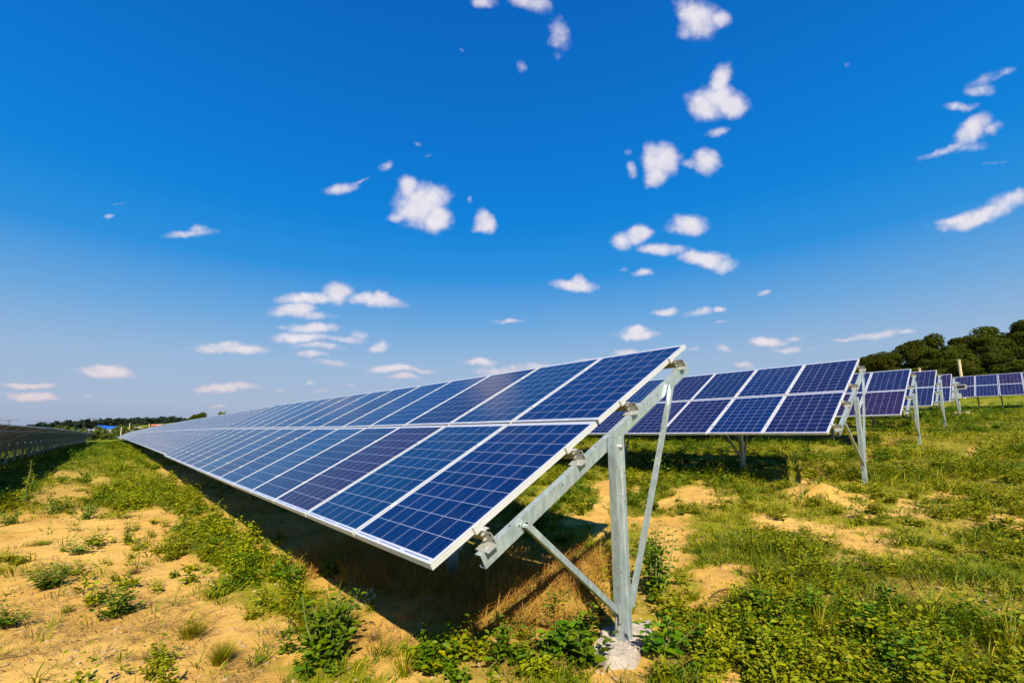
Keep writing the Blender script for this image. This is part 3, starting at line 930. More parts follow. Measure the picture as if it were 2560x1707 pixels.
def ell(px, py, L_):
    m_ = np.zeros_like(px)
    for (a, b, rx, ry) in L_:
        m_ = np.maximum(m_, 1 - sst(np.sqrt(((px - a) / rx) ** 2 + ((py - b) / ry) ** 2), .7, 1.15))
    return m_
BROAD = [(2150,1640,420,130),(1900,1600,260,80),(1740,1640,120,80),(1390,1620,130,90),(1130,1680,190,45),(1180,1640,120,22),(600,1385,110,75),(640,1470,110,70),(780,1640,90,80),(2450,1650,200,110),(1620,1440,45,80),
         (540,1330,110,40),(1380,1240,60,40),(1350,1330,60,30),(2250,1560,150,60),(420,1210,100,40),(500,1270,60,30)]
DRYZ = [(1330,1490,160,80),(1420,1480,110,100),(1230,1540,130,60),(1180,1450,150,45),(1500,1440,60,60),(1320,1560,150,55),(780,1420,60,40),(1000,1400,200,35),(990,1440,120,45),(1180,1490,110,55),(1100,1530,90,35)]
LITTER = [(560,1690,90,60),(110,1440,80,30),(480,1600,60,40),(690,1610,60,40),(930,1600,90,40),(1150,1600,150,60),(1900,1540,160,50),(1750,1680,110,50),(2200,1480,200,60),(1300,1650,160,50),(60,1600,120,60)]

# green grass
x, y, d = scatter(120000, 1.3, 130, 1.36)
z = G(x, y); px, py, dz = pix(np.stack([x, y, z], -1))
sm = sandmask(x, y, z)
brd = ell(px, py, BROAD); dry = ell(px, py, DRYZ)
nz = fbm(x * 1.1, y * 1.1, 80)
under = (x > .3) & (x < 3.0) & (y > -.1) & (y < 157)
keep = rng.uniform(0, 1, len(x)) < np.clip((1 - sm) * (.42 + 1.0 * sst(nz, .32, .6)) + .03, 0, 1) * np.where(under, .22, 1) * (1 - np.where(px < 1700, .85, .35) * brd) * (1 - .85 * dry)
keep &= ~((np.hypot(x - 1.52, y + .18) < .38))
x, y, z, d = x[keep], y[keep], z[keep], d[keep]
NB = 9
T = len(x)
scl = np.maximum(1, d / 5) ** .62
tufth = (.05 + .13 * fbm(x * 1.7, y * 1.7, 90) ** 2 * 2.0) * rng.uniform(.6, 1.3, T)
tufth = np.minimum(tufth * (1 + .15 * scl), .42) * (.55 + .45 * sst(d, 1.8, 4.0))
rp = lambda a: np.repeat(a, NB)
a = rng.uniform(0, 2 * math.pi, T * NB); rr = rng.uniform(0, 1, T * NB) ** .6 * rp(.05 * scl)
P = np.stack([rp(x) + np.cos(a) * rr, rp(y) + np.sin(a) * rr, rp(z) - .01], -1)
hh = rp(tufth) * rng.uniform(.45, 1.15, T * NB)
wd = rng.uniform(.004, .0105, T * NB) * rp(scl)
az_b = a + rng.normal(0, .5, len(a)); ln_b = rng.uniform(.35, 1.5, len(a))
gsel = (fbm(x * .8, y * .8, 300) + .25 * fbm(x * 4, y * 4, 301)) > .60
gb = rp(gsel)
for sel, mm, nm_, lb_ in ((~gb, M_GRASS, 'grass', 'yellow green grass growing in uneven patches between the panel rows'), (gb, M_GRASSG, 'deep_grass', 'deeper green grass in patches among the yellow green grass')):
    V1, Q1, T1 = blades(P[sel], hh[sel] * (1.0 if nm_ == 'grass' else 1.15), wd[sel], az_b[sel], ln_b[sel], 3)
    obj(nm_, mesh(nm_, V1, [Q1, T1], mm), kind='stuff', label=lb_, cat='grass')
print('grass blades', len(P))

# broad-leaved ground cover
rg = np.random.default_rng(11)
TP = [weed_tpl(rg, h=rg.uniform(.10, .34), stems=int(rg.integers(4, 8)), per=int(rg.integers(6, 13)), ls=rg.uniform(.026, .066), spread=rg.uniform(.5, 1.1), up=rg.uniform(.25, .7), wr=rg.uniform(.28, .62))[:2] for _ in range(18)]
def cover(n, d0, d1, pw, prob, name, M, lab, scale, tp=TP):
    x, y, d = scatter(n, d0, d1, pw)
    z = G(x, y); px, py, dz = pix(np.stack([x, y, z], -1))
    k_ = rng.uniform(0, 1, len(x)) < prob(x, y, z, px, py, d)
    k_ &= ~((np.hypot(x - 1.50, y + .25) < .20) | ((x > 1.3) & (x < 1.75) & (y > -.7) & (y < .1)))
    x, y, z, d = x[k_], y[k_], z[k_], d[k_]
    sc = scale(d) * rng.uniform(.6, 1.25, len(x))
    V, Q = place(tp, np.stack([x, y, z], -1), rng.uniform(0, 6.28, len(x)), sc, rng.integers(0, len(tp), len(x)))
    obj(name, mesh(name, V, [Q], M), kind='stuff', label=lab, cat='weeds')
    print(name, len(x), len(Q))
und = lambda x, y: np.where((x > .2) & (x < 3.1) & (y > -.1) & (y < 157), .12, 1)
cover(15000, 1.3, 9, 1.1, lambda x, y, z, px, py, d: ell(px, py, BROAD) * (1 - .85 * sandmask(x, y, z)) * .40 * sst(fbm(x * 2.5, y * 2.5, 120), .36, .56) * np.where((x > .5) & (x < 3) & (y > .3), .1, 1), "leafy_weeds", M_WEED, 'dense broad-leaved green weeds covering the foreground ground', lambda d: .95)
cover(12000, 1.3, 7, 1.1, lambda x, y, z, px, py, d: ell(px, py, BROAD) * (1 - .8 * sandmask(x, y, z)) * .4 * sst(fbm(x * 3.1, y * 3.1, 220), .45, .6) * np.where((x > .5) & (x < 3) & (y > .3), .1, 1), "creeping_weeds", M_WEEDY, "yellow-green creeping weeds mixed into the leafy ground cover", lambda d: .85)
cover(16000, 1.5, 16, 1.2, lambda x, y, z, px, py, d: (1 - .93 * sandmask(x, y, z)) * sst(fbm(x * 1.3, y * 1.3, 33), .44, .60) * und(x, y) * .75, "low_weeds", M_WEEDY, 'low yellow-green weeds scattered among the grass', lambda d: .8 + d * .02)
cover(9000, 7, 150, 1.45, lambda x, y, z, px, py, d: (1 - sandmask(x, y, z)) * sst(fbm(x * .35, y * .35, 35), .42, .62) * und(x, y), "meadow_scrub", M_WEED, 'clumps of taller green weeds in the meadow beyond', lambda d: 1.0 + np.minimum(d, 60) * .035)
# weeds that fringe the low edge of the long row
def fringe(x, y, z, px, py, d):
    return ((x > -1.5) & (x < .35) & (y > 3.5)).astype(float) * sst(fbm(x * .8, y * .8, 44), .35, .6) * (1 - .8 * sandmask(x, y, z))
cover(26000, 4, 60, 1.3, fringe, "fringe_weeds", M_WEEDY, 'bright weeds along the shadow edge of the long panel row', lambda d: 1.0 + d * .02)

# dry straw
def straw(n, zones, name, M, lab, hmin, hmax, lean0, lean1, dens=1., wmul=1.):
    x, y, d = scatter(n, 1.3, 9, 1.0)
    z = G(x, y); px, py, dz = pix(np.stack([x, y, z], -1))
    k_ = rng.uniform(0, 1, n) < ell(px, py, zones) * dens
    x, y, z = x[k_], y[k_], z[k_]
    k2 = 10; T = len(x); rp2 = lambda a: np.repeat(a, k2)
    a = rng.uniform(0, 6.28, T * k2); rr = rng.uniform(0, .07, T * k2)
    P = np.stack([rp2(x) + np.cos(a) * rr, rp2(y) + np.sin(a) * rr, rp2(z) - .01], -1)
    V, Q, T_ = blades(P, rng.uniform(hmin, hmax, len(a)), rng.uniform(.002, .0045, len(a)) * wmul, a, rng.uniform(lean0, lean1, len(a)), 4)
    obj(name, mesh(name, V, [Q, T_], M), kind='stuff', label=lab, cat='dry grass')
    print(name, T)
straw(16000, DRYZ, "dry_grass", M_DRY, 'orange dry straw grass matted beside the front steel post', .08, .30, .4, 1.3, .42, 1.5)
straw(9000, [(985,1450,140,55),(1190,1475,110,50),(860,1395,110,35),(1250,1440,70,50)], "shaded_straw", M_DRY, "tall dry grass standing in the shade under the nearest panels", .14, .36, .2, .9, .6, 1.6)
straw(14000, LITTER + [(2100,1600,420,110),(1850,1600,200,90),(250,1560,300,120)], "dead_stalks", M_DRYB, 'thin brown dead stalks and litter lying on the sandy soil', .02, .12, .8, 2.0, .55)

# bits of dead leaf and small stones
x, y, d = scatter(26000, 1.3, 12, 1.2); z = G(x, y)
k_ = rng.uniform(0, 1, len(x)) < .06 + .6 * sst(fbm(x * 1.4, y * 1.4, 66), .5, .7)
x, y, z = x[k_], y[k_], z[k_]; n = len(x)
dv = norm(np.stack([rng.normal(0, 1, n), rng.normal(0, 1, n), rng.normal(.15, .2, n)], -1))
ll = rng.uniform(.008, .045, n)
V, Q = leaves(np.stack([x, y, z + .004], -1), dv, norm(np.array([0, 0, 1.]) + rng.normal(0, .4, (n, 3))), ll, ll * rng.uniform(.08, .3, n))
obj("leaf_litter", mesh("leaf_litter", V, [Q], M_DRYB), kind='stuff', label='small dry twigs and dead leaves strewn over the soil', cat='litter')

def rock(rg, r):
    import bmesh
    bm = bmesh.new(); bmesh.ops.create_icosphere(bm, subdivisions=2, radius=r)
    for v in bm.verts:
        v.co *= 1 + .35 * (float(vnoise(v.co.x / r * 1.3 + 7, v.co.y / r * 1.3 + v.co.z / r * 1.7, int(rg.integers(99)))) - .5)
        v.co.z *= .6
    me = bpy.data.meshes.new('stone'); bm.to_mesh(me); bm.free(); me.materials.append(M_STONE); return me
# pebbles as one mass
rgk = np.random.default_rng(4)
rv = [];
for i in range(4):
    me = rock(rgk, 1.); V = np.array([v.co[:] for v in me.vertices]); Q = np.array([p_.vertices[:] for p_ in me.polygons]); rv.append((V, Q)); bpy.data.meshes.remove(me)
x, y, d = scatter(11000, 1.3, 12, 1.2); z = G(x, y)
V, Q = place(rv, np.stack([x, y, z], -1), rng.uniform(0, 6.28, len(x)), .003 + .020 * rng.uniform(0, 1, len(x)) ** 3.5, rng.integers(0, 4, len(x)))
obj("gravel", mesh("gravel", V, [Q], M_STONE), kind='stuff', label='small pale crumbs of soil and pebbles on the sand', cat='gravel')
STN = [(1075,1500,.05,'flat brown clod on the cracked earth inside the shadow tip'),(1150,1490,.06,'brown clod between dry stalks in the shade'),(985, 1470, .07, 'rounded brown stone in the shadow under the nearest panels'), (1250, 1578, .03, 'small pale pebble at the edge of the straw near the steel post'), (920, 1520, .04, 'small sandy stone on the sunlit edge of the panel shadow'), (1000,1445,.05,'brown clod in the shade beneath the low panel edge')]
for (sx_, sy_, r_, lb) in STN:
    p_ = ground_at(sx_, sy_)
    o_ = obj('stone', rock(rgk, r_), label=lb, cat='stone', group='stones near the first table'); o_.location = (p_[0], p_[1], p_[2] + r_ * .25)

# individual weeds
def weed(name, pxy, h, label, M, ls=.05, stems=5, per=16, spread=.6, up=.6, wr=.5, seed=1, cat='weed', flower=None, group='single weeds on the bare soil'):
    rg = np.random.default_rng(seed)
    V, Q, sb = weed_tpl(rg, h * 1.1, stems, per + 3, ls, spread, up, wr)
    k3 = np.array([1.45, 1.45, 1.15]); V = V * k3; sb.v = [tuple(np.array(q) * k3) for q in sb.v]
    p_ = ground_at(*pxy)
    t = bpy.data.objects.new(name, None); C.objects.link(t); t.location = p_
    t['label'] = label; t['category'] = cat; t['group'] = group; t.empty_display_size = .1
    obj('foliage', mesh('foliage', V, [Q], M), t)
    obj('stem', sb.mesh('stem', M_STEM), t)
    if flower is not None:
        n = flower[1]
        c = V[rg.integers(0, len(V), n)] + rg.normal(0, .012, (n, 3)) + np.array([0, 0, .02])
        dv = norm(rg.normal(0, 1, (n * 5, 3))); 
        V2, Q2 = leaves(np.repeat(c, 5, 0), dv, norm(rg.normal(0, 1, (n * 5, 3))), np.full(n * 5, .009), np.full(n * 5, .009))
        obj('flowers', mesh('flowers', V2, [Q2], flower[0]), t)
    return t
weed('weed', (290, 1545), .21, 'spreading leafy green weed alone on the bare sand at lower left', M_WEED, .050, 9, 15, 1.1, .35, .5, 1)
weed('weed', (322, 1360), .40, 'tall upright weed with small leaves standing on the left sand', M_WEED, .035, 4, 26, .25, .9, .55, 2)
weed('weed', (345, 1372), .14, 'low weed sprawling at the foot of the tall upright one', M_WEEDY, .03, 7, 12, 1.3, .2, .5, 22)
weed('weed', (120, 1470), .26, 'wide dark bush of weeds left of the lone spreading one', M_WEED, .042, 14, 16, 1.2, .35, .5, 3)
weed('weed', (175, 1440), .20, 'yellower bushy weed touching the wide dark bush', M_WEEDY, .035, 9, 16, 1.1, .35, .5, 33)
weed('weed', (200, 1384), .20, 'leafy weed trailing over the sand above the wide dark bush', M_WEED, .04, 7, 14, 1.0, .4, .5, 4)
weed('weed', (208, 1300), .36, 'rounded light-topped bush in the middle of the left sand', M_WEED, .040, 10, 18, .8, .5, .5, 5)
weed('weed', (134, 1289), .36, 'dark leafy bush left of the rounded light-topped one', M_WEED, .042, 9, 18, .9, .5, .5, 6)
weed('weed', (24, 1310), .25, 'wide low weed cut by the left picture edge, upper one', M_WEED, .040, 11, 16, 1.3, .3, .5, 7)
weed('weed', (10, 1568), .18, 'dark leafy weed cut by the left picture edge, lower one', M_WEED, .035, 11, 16, 1.0, .4, .5, 8)
weed('weed', (60, 1262), .75, 'tall yellow-green stalk rising from the shade of the left row', M_WEEDY, .05, 5, 26, .25, 1., .5, 9)
weed('weed', (108, 1362), .10, 'tiny flat sprig on the open sand at left', M_WEEDY, .03, 5, 10, 1.4, .15, .5, 10)
weed('weed', (396, 1668), .10, 'small dense green sprout near the bottom left', M_WEEDY, .035, 12, 10, 1.2, .4, .3, 12)
weed('weed', (1645, 1492), .46, 'tall leafy weed growing right behind the front steel post', M_WEED, .042, 9, 26, .35, .9, .6, 13)
weed('weed', (1650, 1640), .27, 'large-leaved weed in front of the white concrete foot', M_WEED, .062, 6, 13, .8, .6, .62, 14)
weed('weed', (1400, 1640), .22, 'large-leaved weed left of the concrete foot', M_WEED, .058, 9, 13, 1.0, .45, .62, 15)
weed('weed', (1460, 1665), .20, 'second large-leaved weed closest to the bottom edge left of the concrete foot', M_WEED, .055, 8, 12, 1.0, .45, .62, 16)
weed('weed', (815, 1655), .36, 'upright leafy weed at bottom centre left of the shadow tip', M_WEED, .056, 14, 18, .7, .7, .6, 17)
weed('weed', (845, 1590), .22, 'thin branching weed just above the upright one at bottom centre', M_WEED, .05, 5, 14, .6, .7, .55, 18)
weed('weed', (925, 1510), .09, 'tiny weed with white flowers at the edge of the panel shadow', M_WEEDY, .02, 8, 8, 1.0, .4, .4, 19, flower=(M_WHITEP, 26))
weed('weed', (1790, 1628), .13, 'weed with tiny yellow flowers right of the concrete foot', M_WEEDY, .022, 12, 12, 1.0, .4, .4, 20, flower=(M_YELLOW, 90))
weed('weed', (480, 1425), .08, 'low weed with small yellow flowers at the edge of the left bushes', M_WEEDY, .025, 9, 10, 1.2, .3, .4, 21, flower=(M_YELLOW, 40))
weed('weed', (1900, 1528), .20, 'dark tufted weed with its shadow on brown soil right of the post', M_WEED, .05, 9, 12, .7, .6, .4, 23)
weed('weed', (2022, 1338), .16, 'small green weed alone on the sand strip at right', M_WEEDY, .035, 9, 12, 1.0, .5, .4, 24)
weed('weed', (1812, 1190), .55, 'taller weed rising in the shade under the second row', M_WEED, .06, 4, 18, .3, 1., .4, 25)
weed('weed', (1787, 1195), .62, 'thin single stalk left of the weed under the second row', M_WEEDY, .04, 2, 30, .05, 1.2, .4, 26)
weed('weed', (1150, 1640), .14, 'yellow-green creeping leaves just below the tip of the panel shadow', M_WEEDY, .050, 12, 9, 1.5, .15, .6, 27)
weed('weed', (1060, 1660), .14, 'broad yellow-green creeping leaves left of the shadow tip', M_WEEDY, .056, 10, 9, 1.5, .15, .65, 28)
weed('weed', (735, 1470), .24, 'leafy weed lit at the very edge of the long panel shadow', M_WEED, .045, 8, 14, .7, .6, .55, 29)
weed('weed', (835, 1440), .26, 'half-shaded leafy weed beneath the low panel edge', M_WEED, .05, 7, 14, .6, .6, .6, 30)

def tuft(name, pxy, h, n, wd, label, M, lean=(.3, 1.1), r=.05, seed=0, cat='grass tuft'):
    rg = np.random.default_rng(seed); p_ = ground_at(*pxy)
    a = rg.uniform(0, 6.28, n); rr = rg.uniform(0, r, n)
    P = np.stack([np.cos(a) * rr, np.sin(a) * rr, np.full(n, -.01)], -1)
    V, Q, T_ = blades(P, h * rg.uniform(.5, 1.1, n), wd * rg.uniform(.7, 1.2, n), a + rg.normal(0, .4, n), rg.uniform(lean[0], lean[1], n), 5)
    o_ = obj(name, mesh(name, V, [Q, T_], M), label=label, cat=cat, group='single grass tufts'); o_.location = p_
    return o_
tuft('grass_tuft', (551, 1660), .17, 900, .0016, 'fine fluffy green grass tuft near the bottom left', M_GRASS, (.1, .9), .045, 1)
tuft('grass_tuft', (384, 1309), .20, 34, .016, 'spiky rosette of broad blades on the left sand', M_GRASS, (.8, 1.4), .03, 2)
tuft('grass_tuft', (480, 1590), .17, 260, .004, 'upright green grass clump between sand and straw at lower left', M_GRASS, (.1, .8), .08, 3)
tuft('grass_tuft', (98, 1362), .15, 160, .004, 'low wide grassy tuft on the left sand', M_GRASS, (.9, 1.6), .10, 4)
tuft('grass_tuft', (333, 1435), .13, 150, .003, 'brown dead tuft standing on the open sand at left', M_DRYB, (.1, .7), .07, 5)
tuft('grass_tuft', (935, 1600), .11, 70, .003, 'brown withered stalk beside the long shadow edge', M_DRYB, (.1, .6), .05, 6)
tuft('grass_tuft', (770, 1570), .20, 170, .005, 'yellow-green grass clump left of the long panel shadow', M_GRASS, (.1, .8), .08, 7)
tuft('grass_tuft', (1465, 1480), .22, 60, .007, 'bright green blades rising out of the orange straw', M_GRASS, (.2, .9), .05, 8)
tuft('grass_tuft', (1725, 1500), .20, 90, .006, 'grass clump at the foot of the tall weed behind the post', M_GRASS, (.3, 1.), .07, 9)
tuft('grass_tuft', (1010, 1692), .22, 60, .006, 'long thin blades at the bottom edge left of centre', M_GRASS, (.1, .7), .06, 10)
tuft('grass_tuft', (2050, 1590), .34, 60, .006, 'long leaning blades above the weeds at lower right', M_GRASS, (.3, .9), .10, 11)
tuft('grass_tuft', (2330, 1560), .36, 80, .007, 'tall leaning blades near the right picture edge', M_GRASS, (.3, 1.), .12, 12)
tuft('grass_tuft', (2530, 1640), .34, 110, .007, 'dense blades in the lower right corner', M_GRASS, (.2, .8), .14, 13)
# bent twig on brown soil, long dry stalk by the low edge
def rod(name, pts, r, M, label, cat):
    m_ = MB()
    for i in range(len(pts) - 1):
        m_.tube(pts[i], pts[i + 1], r, n=6)
    obj(name, m_.mesh(name, M), label=label, cat=cat)
ps = [ground_at(*q) for q in ((1775, 1500), (1784, 1490), (1800, 1481), (1818, 1475), (1833, 1474))]
rod('twig', [p_ + np.array([0, 0, .012 + .012 * math.sin(i)]) for i, p_ in enumerate(ps)], .006, M_DRYB, 'curved dry brown twig lying on the brown soil', 'twig')
ps = [ground_at(*q) for q in ((865, 1442), (885, 1434), (910, 1425), (945, 1410), (975, 1400))]
rod('dry_stalk', [p_ + np.array([0, 0, .05 + .035 * i]) for i, p_ in enumerate(ps)], .006, M_DRY, 'long golden dry stalk sticking out from under the low panel edge', 'stalk')

# ------------------------------------------------------------------ trees
def crown_tpl(rg, Rr=3.2, Hh=6.5, lobes=16, n=7500, leaf=.34, low=.15):
    cs = []
    for i in range(lobes):
        a = rg.uniform(0, 6.28); t = rg.uniform(low, 1)
        rad = Rr * math.sqrt(max(.05, 1 - (abs(t - .45) / .6) ** 2)) * rg.uniform(.2, .75)
        cs.append((math.cos(a) * rad, math.sin(a) * rad, Hh * (.12 + .8 * t), rg.uniform(.22, .42) * Rr))
    cs = np.array(cs); pick = rg.integers(0, lobes, n)
    dv = norm(rg.normal(0, 1, (n, 3)) + np.array([0, 0, .25]))
    rad = cs[pick, 3] * rg.uniform(.55, 1.08, n) ** .5
    P = cs[pick, :3] + dv * rad[:, None] * np.array([1, 1, .8])
    d2 = norm(dv + rg.normal(0, .7, (n, 3))); upv = norm(dv + rg.normal(0, .5, (n, 3)))
    L = leaf * rg.uniform(.5, 1.2, n)
    V, Q = leaves(P, np.cross(d2, upv), upv, L, L * .8, .1, .1)
    return V, Q
def trunk_tpl(rg, Hh, r):
    m_ = MB(); p_ = np.array([0, 0, -.6]); q = np.array([rg.normal(0, .15), rg.normal(0, .15), Hh * .45])
    m_.tube(p_, q, r, r * .7, n=8)
    for i in range(5):
        a = i * 1.3 + rg.uniform(0, .5)
        e = q + np.array([math.cos(a) * Hh * .2, math.sin(a) * Hh * .2, Hh * rg.uniform(.15, .38)])
        m_.tube(q, e, r * .5, r * .15, n=6)
    return m_
rgt = np.random.default_rng(21)
CR = []; TR = []
for i in range(7):
    V, Q = crown_tpl(rgt, 3.2 + rgt.uniform(-.4, .5), 6.5, 18 + i, 12000, .25)
    CR.append(mesh('crown', V, [Q], M_TREE)); TR.append(trunk_tpl(rgt, 6.5, .2).mesh('trunk', M_BARK))
def tree(x, y, z, s, sz, i, label, cat='tree', group='trees of the hillside wood', cr=None, me=None):
    t = bpy.data.objects.new('tree' if cat == 'tree' else 'bush', None); C.objects.link(t); t.location = (x, y, z)
    t.scale = (s, s, sz); t.rotation_euler = (0, 0, random.uniform(0, 6.28))
    t['label'] = label; t['category'] = cat; t['group'] = group
    obj('crown', (cr or CR)[i % len(cr or CR)], t)
    obj('trunk', TR[i % len(TR)], t)
    return t
TOPA = [79.0, 79.7, 81, 82.1, 83.5, 84.5, 86.1, 87.3, 88.4, 89.4, 91, 96, 104]
TOPT = [.105, .122, .126, .137, .134, .1375, .1435, .146, .147, .152, .149, .16, .15]
k_ = 0
for (dist, f, stp) in ((100, 1.0, 1.9), (90, .94, 2.1), (82, .88, 2.2), (74, .76, 2.4), (67, .60, 2.9)):
    a = 78.7 + (stp * .3 if dist != 100 else 0) + {100: .1, 90: 1.2, 82: 2.2, 74: 3.2, 67: 4.4}[dist]
    while a < 101:
        azr = math.radians(a + random.uniform(-.3, .3)); dd = dist + random.uniform(-3, 3)
        xx, yy = CAM[0] + math.sin(azr) * dd, CAM[1] + math.cos(azr) * dd
        te = float(np.interp(a, TOPA, TOPT)) * f * random.uniform(.93, 1.04)
        zt = CAM[2] + te * dd; zg = float(G(xx, yy))
        hgt = max(3.5, zt - zg)
        s = max(.7, min(1.35, hgt / 6.5 * .95)) * random.uniform(.9, 1.15)
        lab = 'dark green tree inside the dense wood on the right-hand hill'
        if dist == 100 and k_ == 0:
            lab = 'smallest tree at the left foot of the hillside wood'
        tree(xx, yy, zg, s, hgt / 6.9, k_, lab)
        k_ += 1
        a += stp * random.uniform(.85, 1.15)
print('trees', k_)

# low shrubs that close the view under the wood
# far left: scrub, woods, buildings, pylons
rgf = np.random.default_rng(31)
FB = [mesh('crown', *[(lambda VQ: (VQ[0], [VQ[1]]))(crown_tpl(rgf, 3.6, 5.0, 14, 2600, .6, .05))][0], M_FARBUSH) for _ in range(3)]
def azpt(px_, dist):
    x_ = (px_ - SX - 1280) / FPX; d_ = F_ + x_ * R_ - ((1075 - SY - 853.5) / FPX) * U_
    d_ = d_ / math.hypot(d_[0], d_[1]); return CAM[0] + d_[0] * dist, CAM[1] + d_[1] * dist
def teof(px_, py_):
    x_ = (px_ - SX - 1280) / FPX; y_ = (py_ - SY - 853.5) / FPX
    d_ = F_ + x_ * R_ - y_ * U_; return d_[2] / math.hypot(d_[0], d_[1])
BU = [(279,1072,245,15,'olive bush right under the blue roofs'),(262,1076,215,11,'rounded bush in front of the blue roofs'),(290,1075,205,10,'dark bush right of the blue roofs, left of the far row end'),(318,1074,230,14,'wide bush behind the far end of the central row'),(345,1070,260,14,'long hedge-like bush above the far end of the central row'),
      (205,1072,300,16,'pale bush above the end of the left row'),(228,1076,260,12,'olive bush between the left row end and the blue roofs'),(170,1067,360,20,'wide green bush above the left row'),(300,1064,380,16,'green bush just behind the blue roofs'),
      (245,1066,420,22,'green scrub bush left above the blue roofs'),(340,1062,420,14,'small tree-like bush right of the blue roofs'),(412,1060,420,9,'dark bush beside the orange building'),(430,1061,400,14,'bush right of the orange building'),(370,1066,330,12,'bush in front of the orange building'),(140,1068,330,18,'bush low over the left row')]
for i, (bx, by, dist, wpx, lb) in enumerate(BU):
    xx, yy = azpt(bx, dist); zg = float(G(xx, yy)); zt = CAM[2] + teof(bx, by) * dist
    s = wpx / FPX * dist * .8 / 3.4
    tree(xx, yy, zg, s, max(.25, (zt - zg) / 5.2), i, lb, 'bush', 'bushes in the fields beyond the rows', FB)
# two trees standing up behind the long row
for (bx, by, dist, s, lb) in ((552, 1031, 190, .95, 'round bright green tree crown showing above the central row'), (500, 1041, 260, 1.3, 'dark low tree crown showing above the far part of the central row'), (482, 1046, 265, 1.1, 'dark tree crown left of the other low one above the central row')):
    xx, yy = azpt(bx, dist); zg = float(G(xx, yy)); zt = CAM[2] + teof(bx, by) * dist
    tree(xx, yy, zg, s, (zt - zg) / 5.4, 1, lb, 'tree', 'trees behind the central row', FB if bx > 540 else CR)
# far woods as one mass
Pw = []
prof_w = [(60,1066),(85,1062),(120,1057),(160,1056),(200,1052),(232,1050),(262,1048),(290,1050),(330,1046),(360,1047),(400,1044),(430,1044),(462,1046),(468,1052)]
pxs = np.linspace(60, 466, 150)
tv, tq = [], []
for i, q in enumerate(pxs):
    py_ = np.interp(q, [a for a, b in prof_w], [b for a, b in prof_w]) + 2.0 * (float(vnoise(q / 14, 3., 8)) - .5) * 2
    dist = 880 + rgf.uniform(-30, 40); xx, yy = azpt(q, dist); zt = CAM[2] + teof(q, py_) * dist
    Pw.append((xx, yy, zt - 11.5))
Pw = np.array(Pw)
tpw = [crown_tpl(rgf, 6.0, 12, 9, 420, 2.0, .05) for _ in range(5)]
V, Q = place(tpw, Pw, rgf.uniform(0, 6.28, len(Pw)), rgf.uniform(.75, 1.1, len(Pw)), rgf.integers(0, 5, len(Pw)))
obj("far_woods", mesh("far_woods", V, [Q], M_FARWOOD), kind='stuff', label='dark line of far woods on the horizon at left', cat='woods')

def shed(px_, py_, dist, Lm, Wm, hw, hr, label, Mw, Mr, yaw):
    xx, yy = azpt(px_, dist); zt = CAM[2] + teof(px_, py_) * dist; zg = float(G(xx, yy))
    t = bpy.data.objects.new('shed', None); C.objects.link(t); t.location = (xx, yy, zg); t.rotation_euler = (0, 0, yaw)
    t['label'] = label; t['category'] = 'building'
    hw = max(1.5, zt - zg - hr)
    m_ = MB().box((-Lm / 2, -Wm / 2, -1), (Lm / 2, Wm / 2, hw)); m_.add([(-Lm / 2, -Wm / 2, hw), (-Lm / 2, Wm / 2, hw), (-Lm / 2, 0, hw + hr)], [(0, 1, 2)]); m_.add([(Lm / 2, -Wm / 2, hw), (Lm / 2, Wm / 2, hw), (Lm / 2, 0, hw + hr)], [(0, 1, 2)])
    obj('wall', m_.mesh('wall', Mw), t)
    e = .4; k2 = hr / (Wm / 2)
    r_ = MB()
    for s in (-1, 1):
        a0 = (-Lm / 2 - e, s * (Wm / 2 + e), hw - e * k2 + .05); a1 = (Lm / 2 + e, s * (Wm / 2 + e), hw - e * k2 + .05); b1 = (Lm / 2 + e, 0, hw + hr + .05); b0 = (-Lm / 2 - e, 0, hw + hr + .05)
        V = [a0, a1, b1, b0] + [(v[0], v[1], v[2] + .2) for v in (a0, a1, b1, b0)]
        r_.add(V, [(0, 1, 2, 3), (4, 7, 6, 5), (0, 4, 5, 1), (1, 5, 6, 2), (2, 6, 7, 3), (3, 7, 4, 0)])
    obj('roof', r_.mesh('roof', Mr), t)
shed(254, 1064, 480, 8, 6, 2, 2.0, 'blue-roofed shed, left one of the pair in the far fields', M_WALLW, M_BLUE, .9)
shed(284, 1066, 470, 8, 6, 2, 1.6, 'blue-roofed shed with a pale gable, right one of the pair', M_WALLW, M_BLUE, .1)
shed(396, 1061, 440, 9, 6, 2, .8, 'low orange brick building above the far panels', M_BRICK, M_BRICK, .2)
shed(343, 1068, 300, 1.8, 1.6, 1, .4, 'tiny white hut among the far bushes', M_WALLW, M_WALLW, .2)

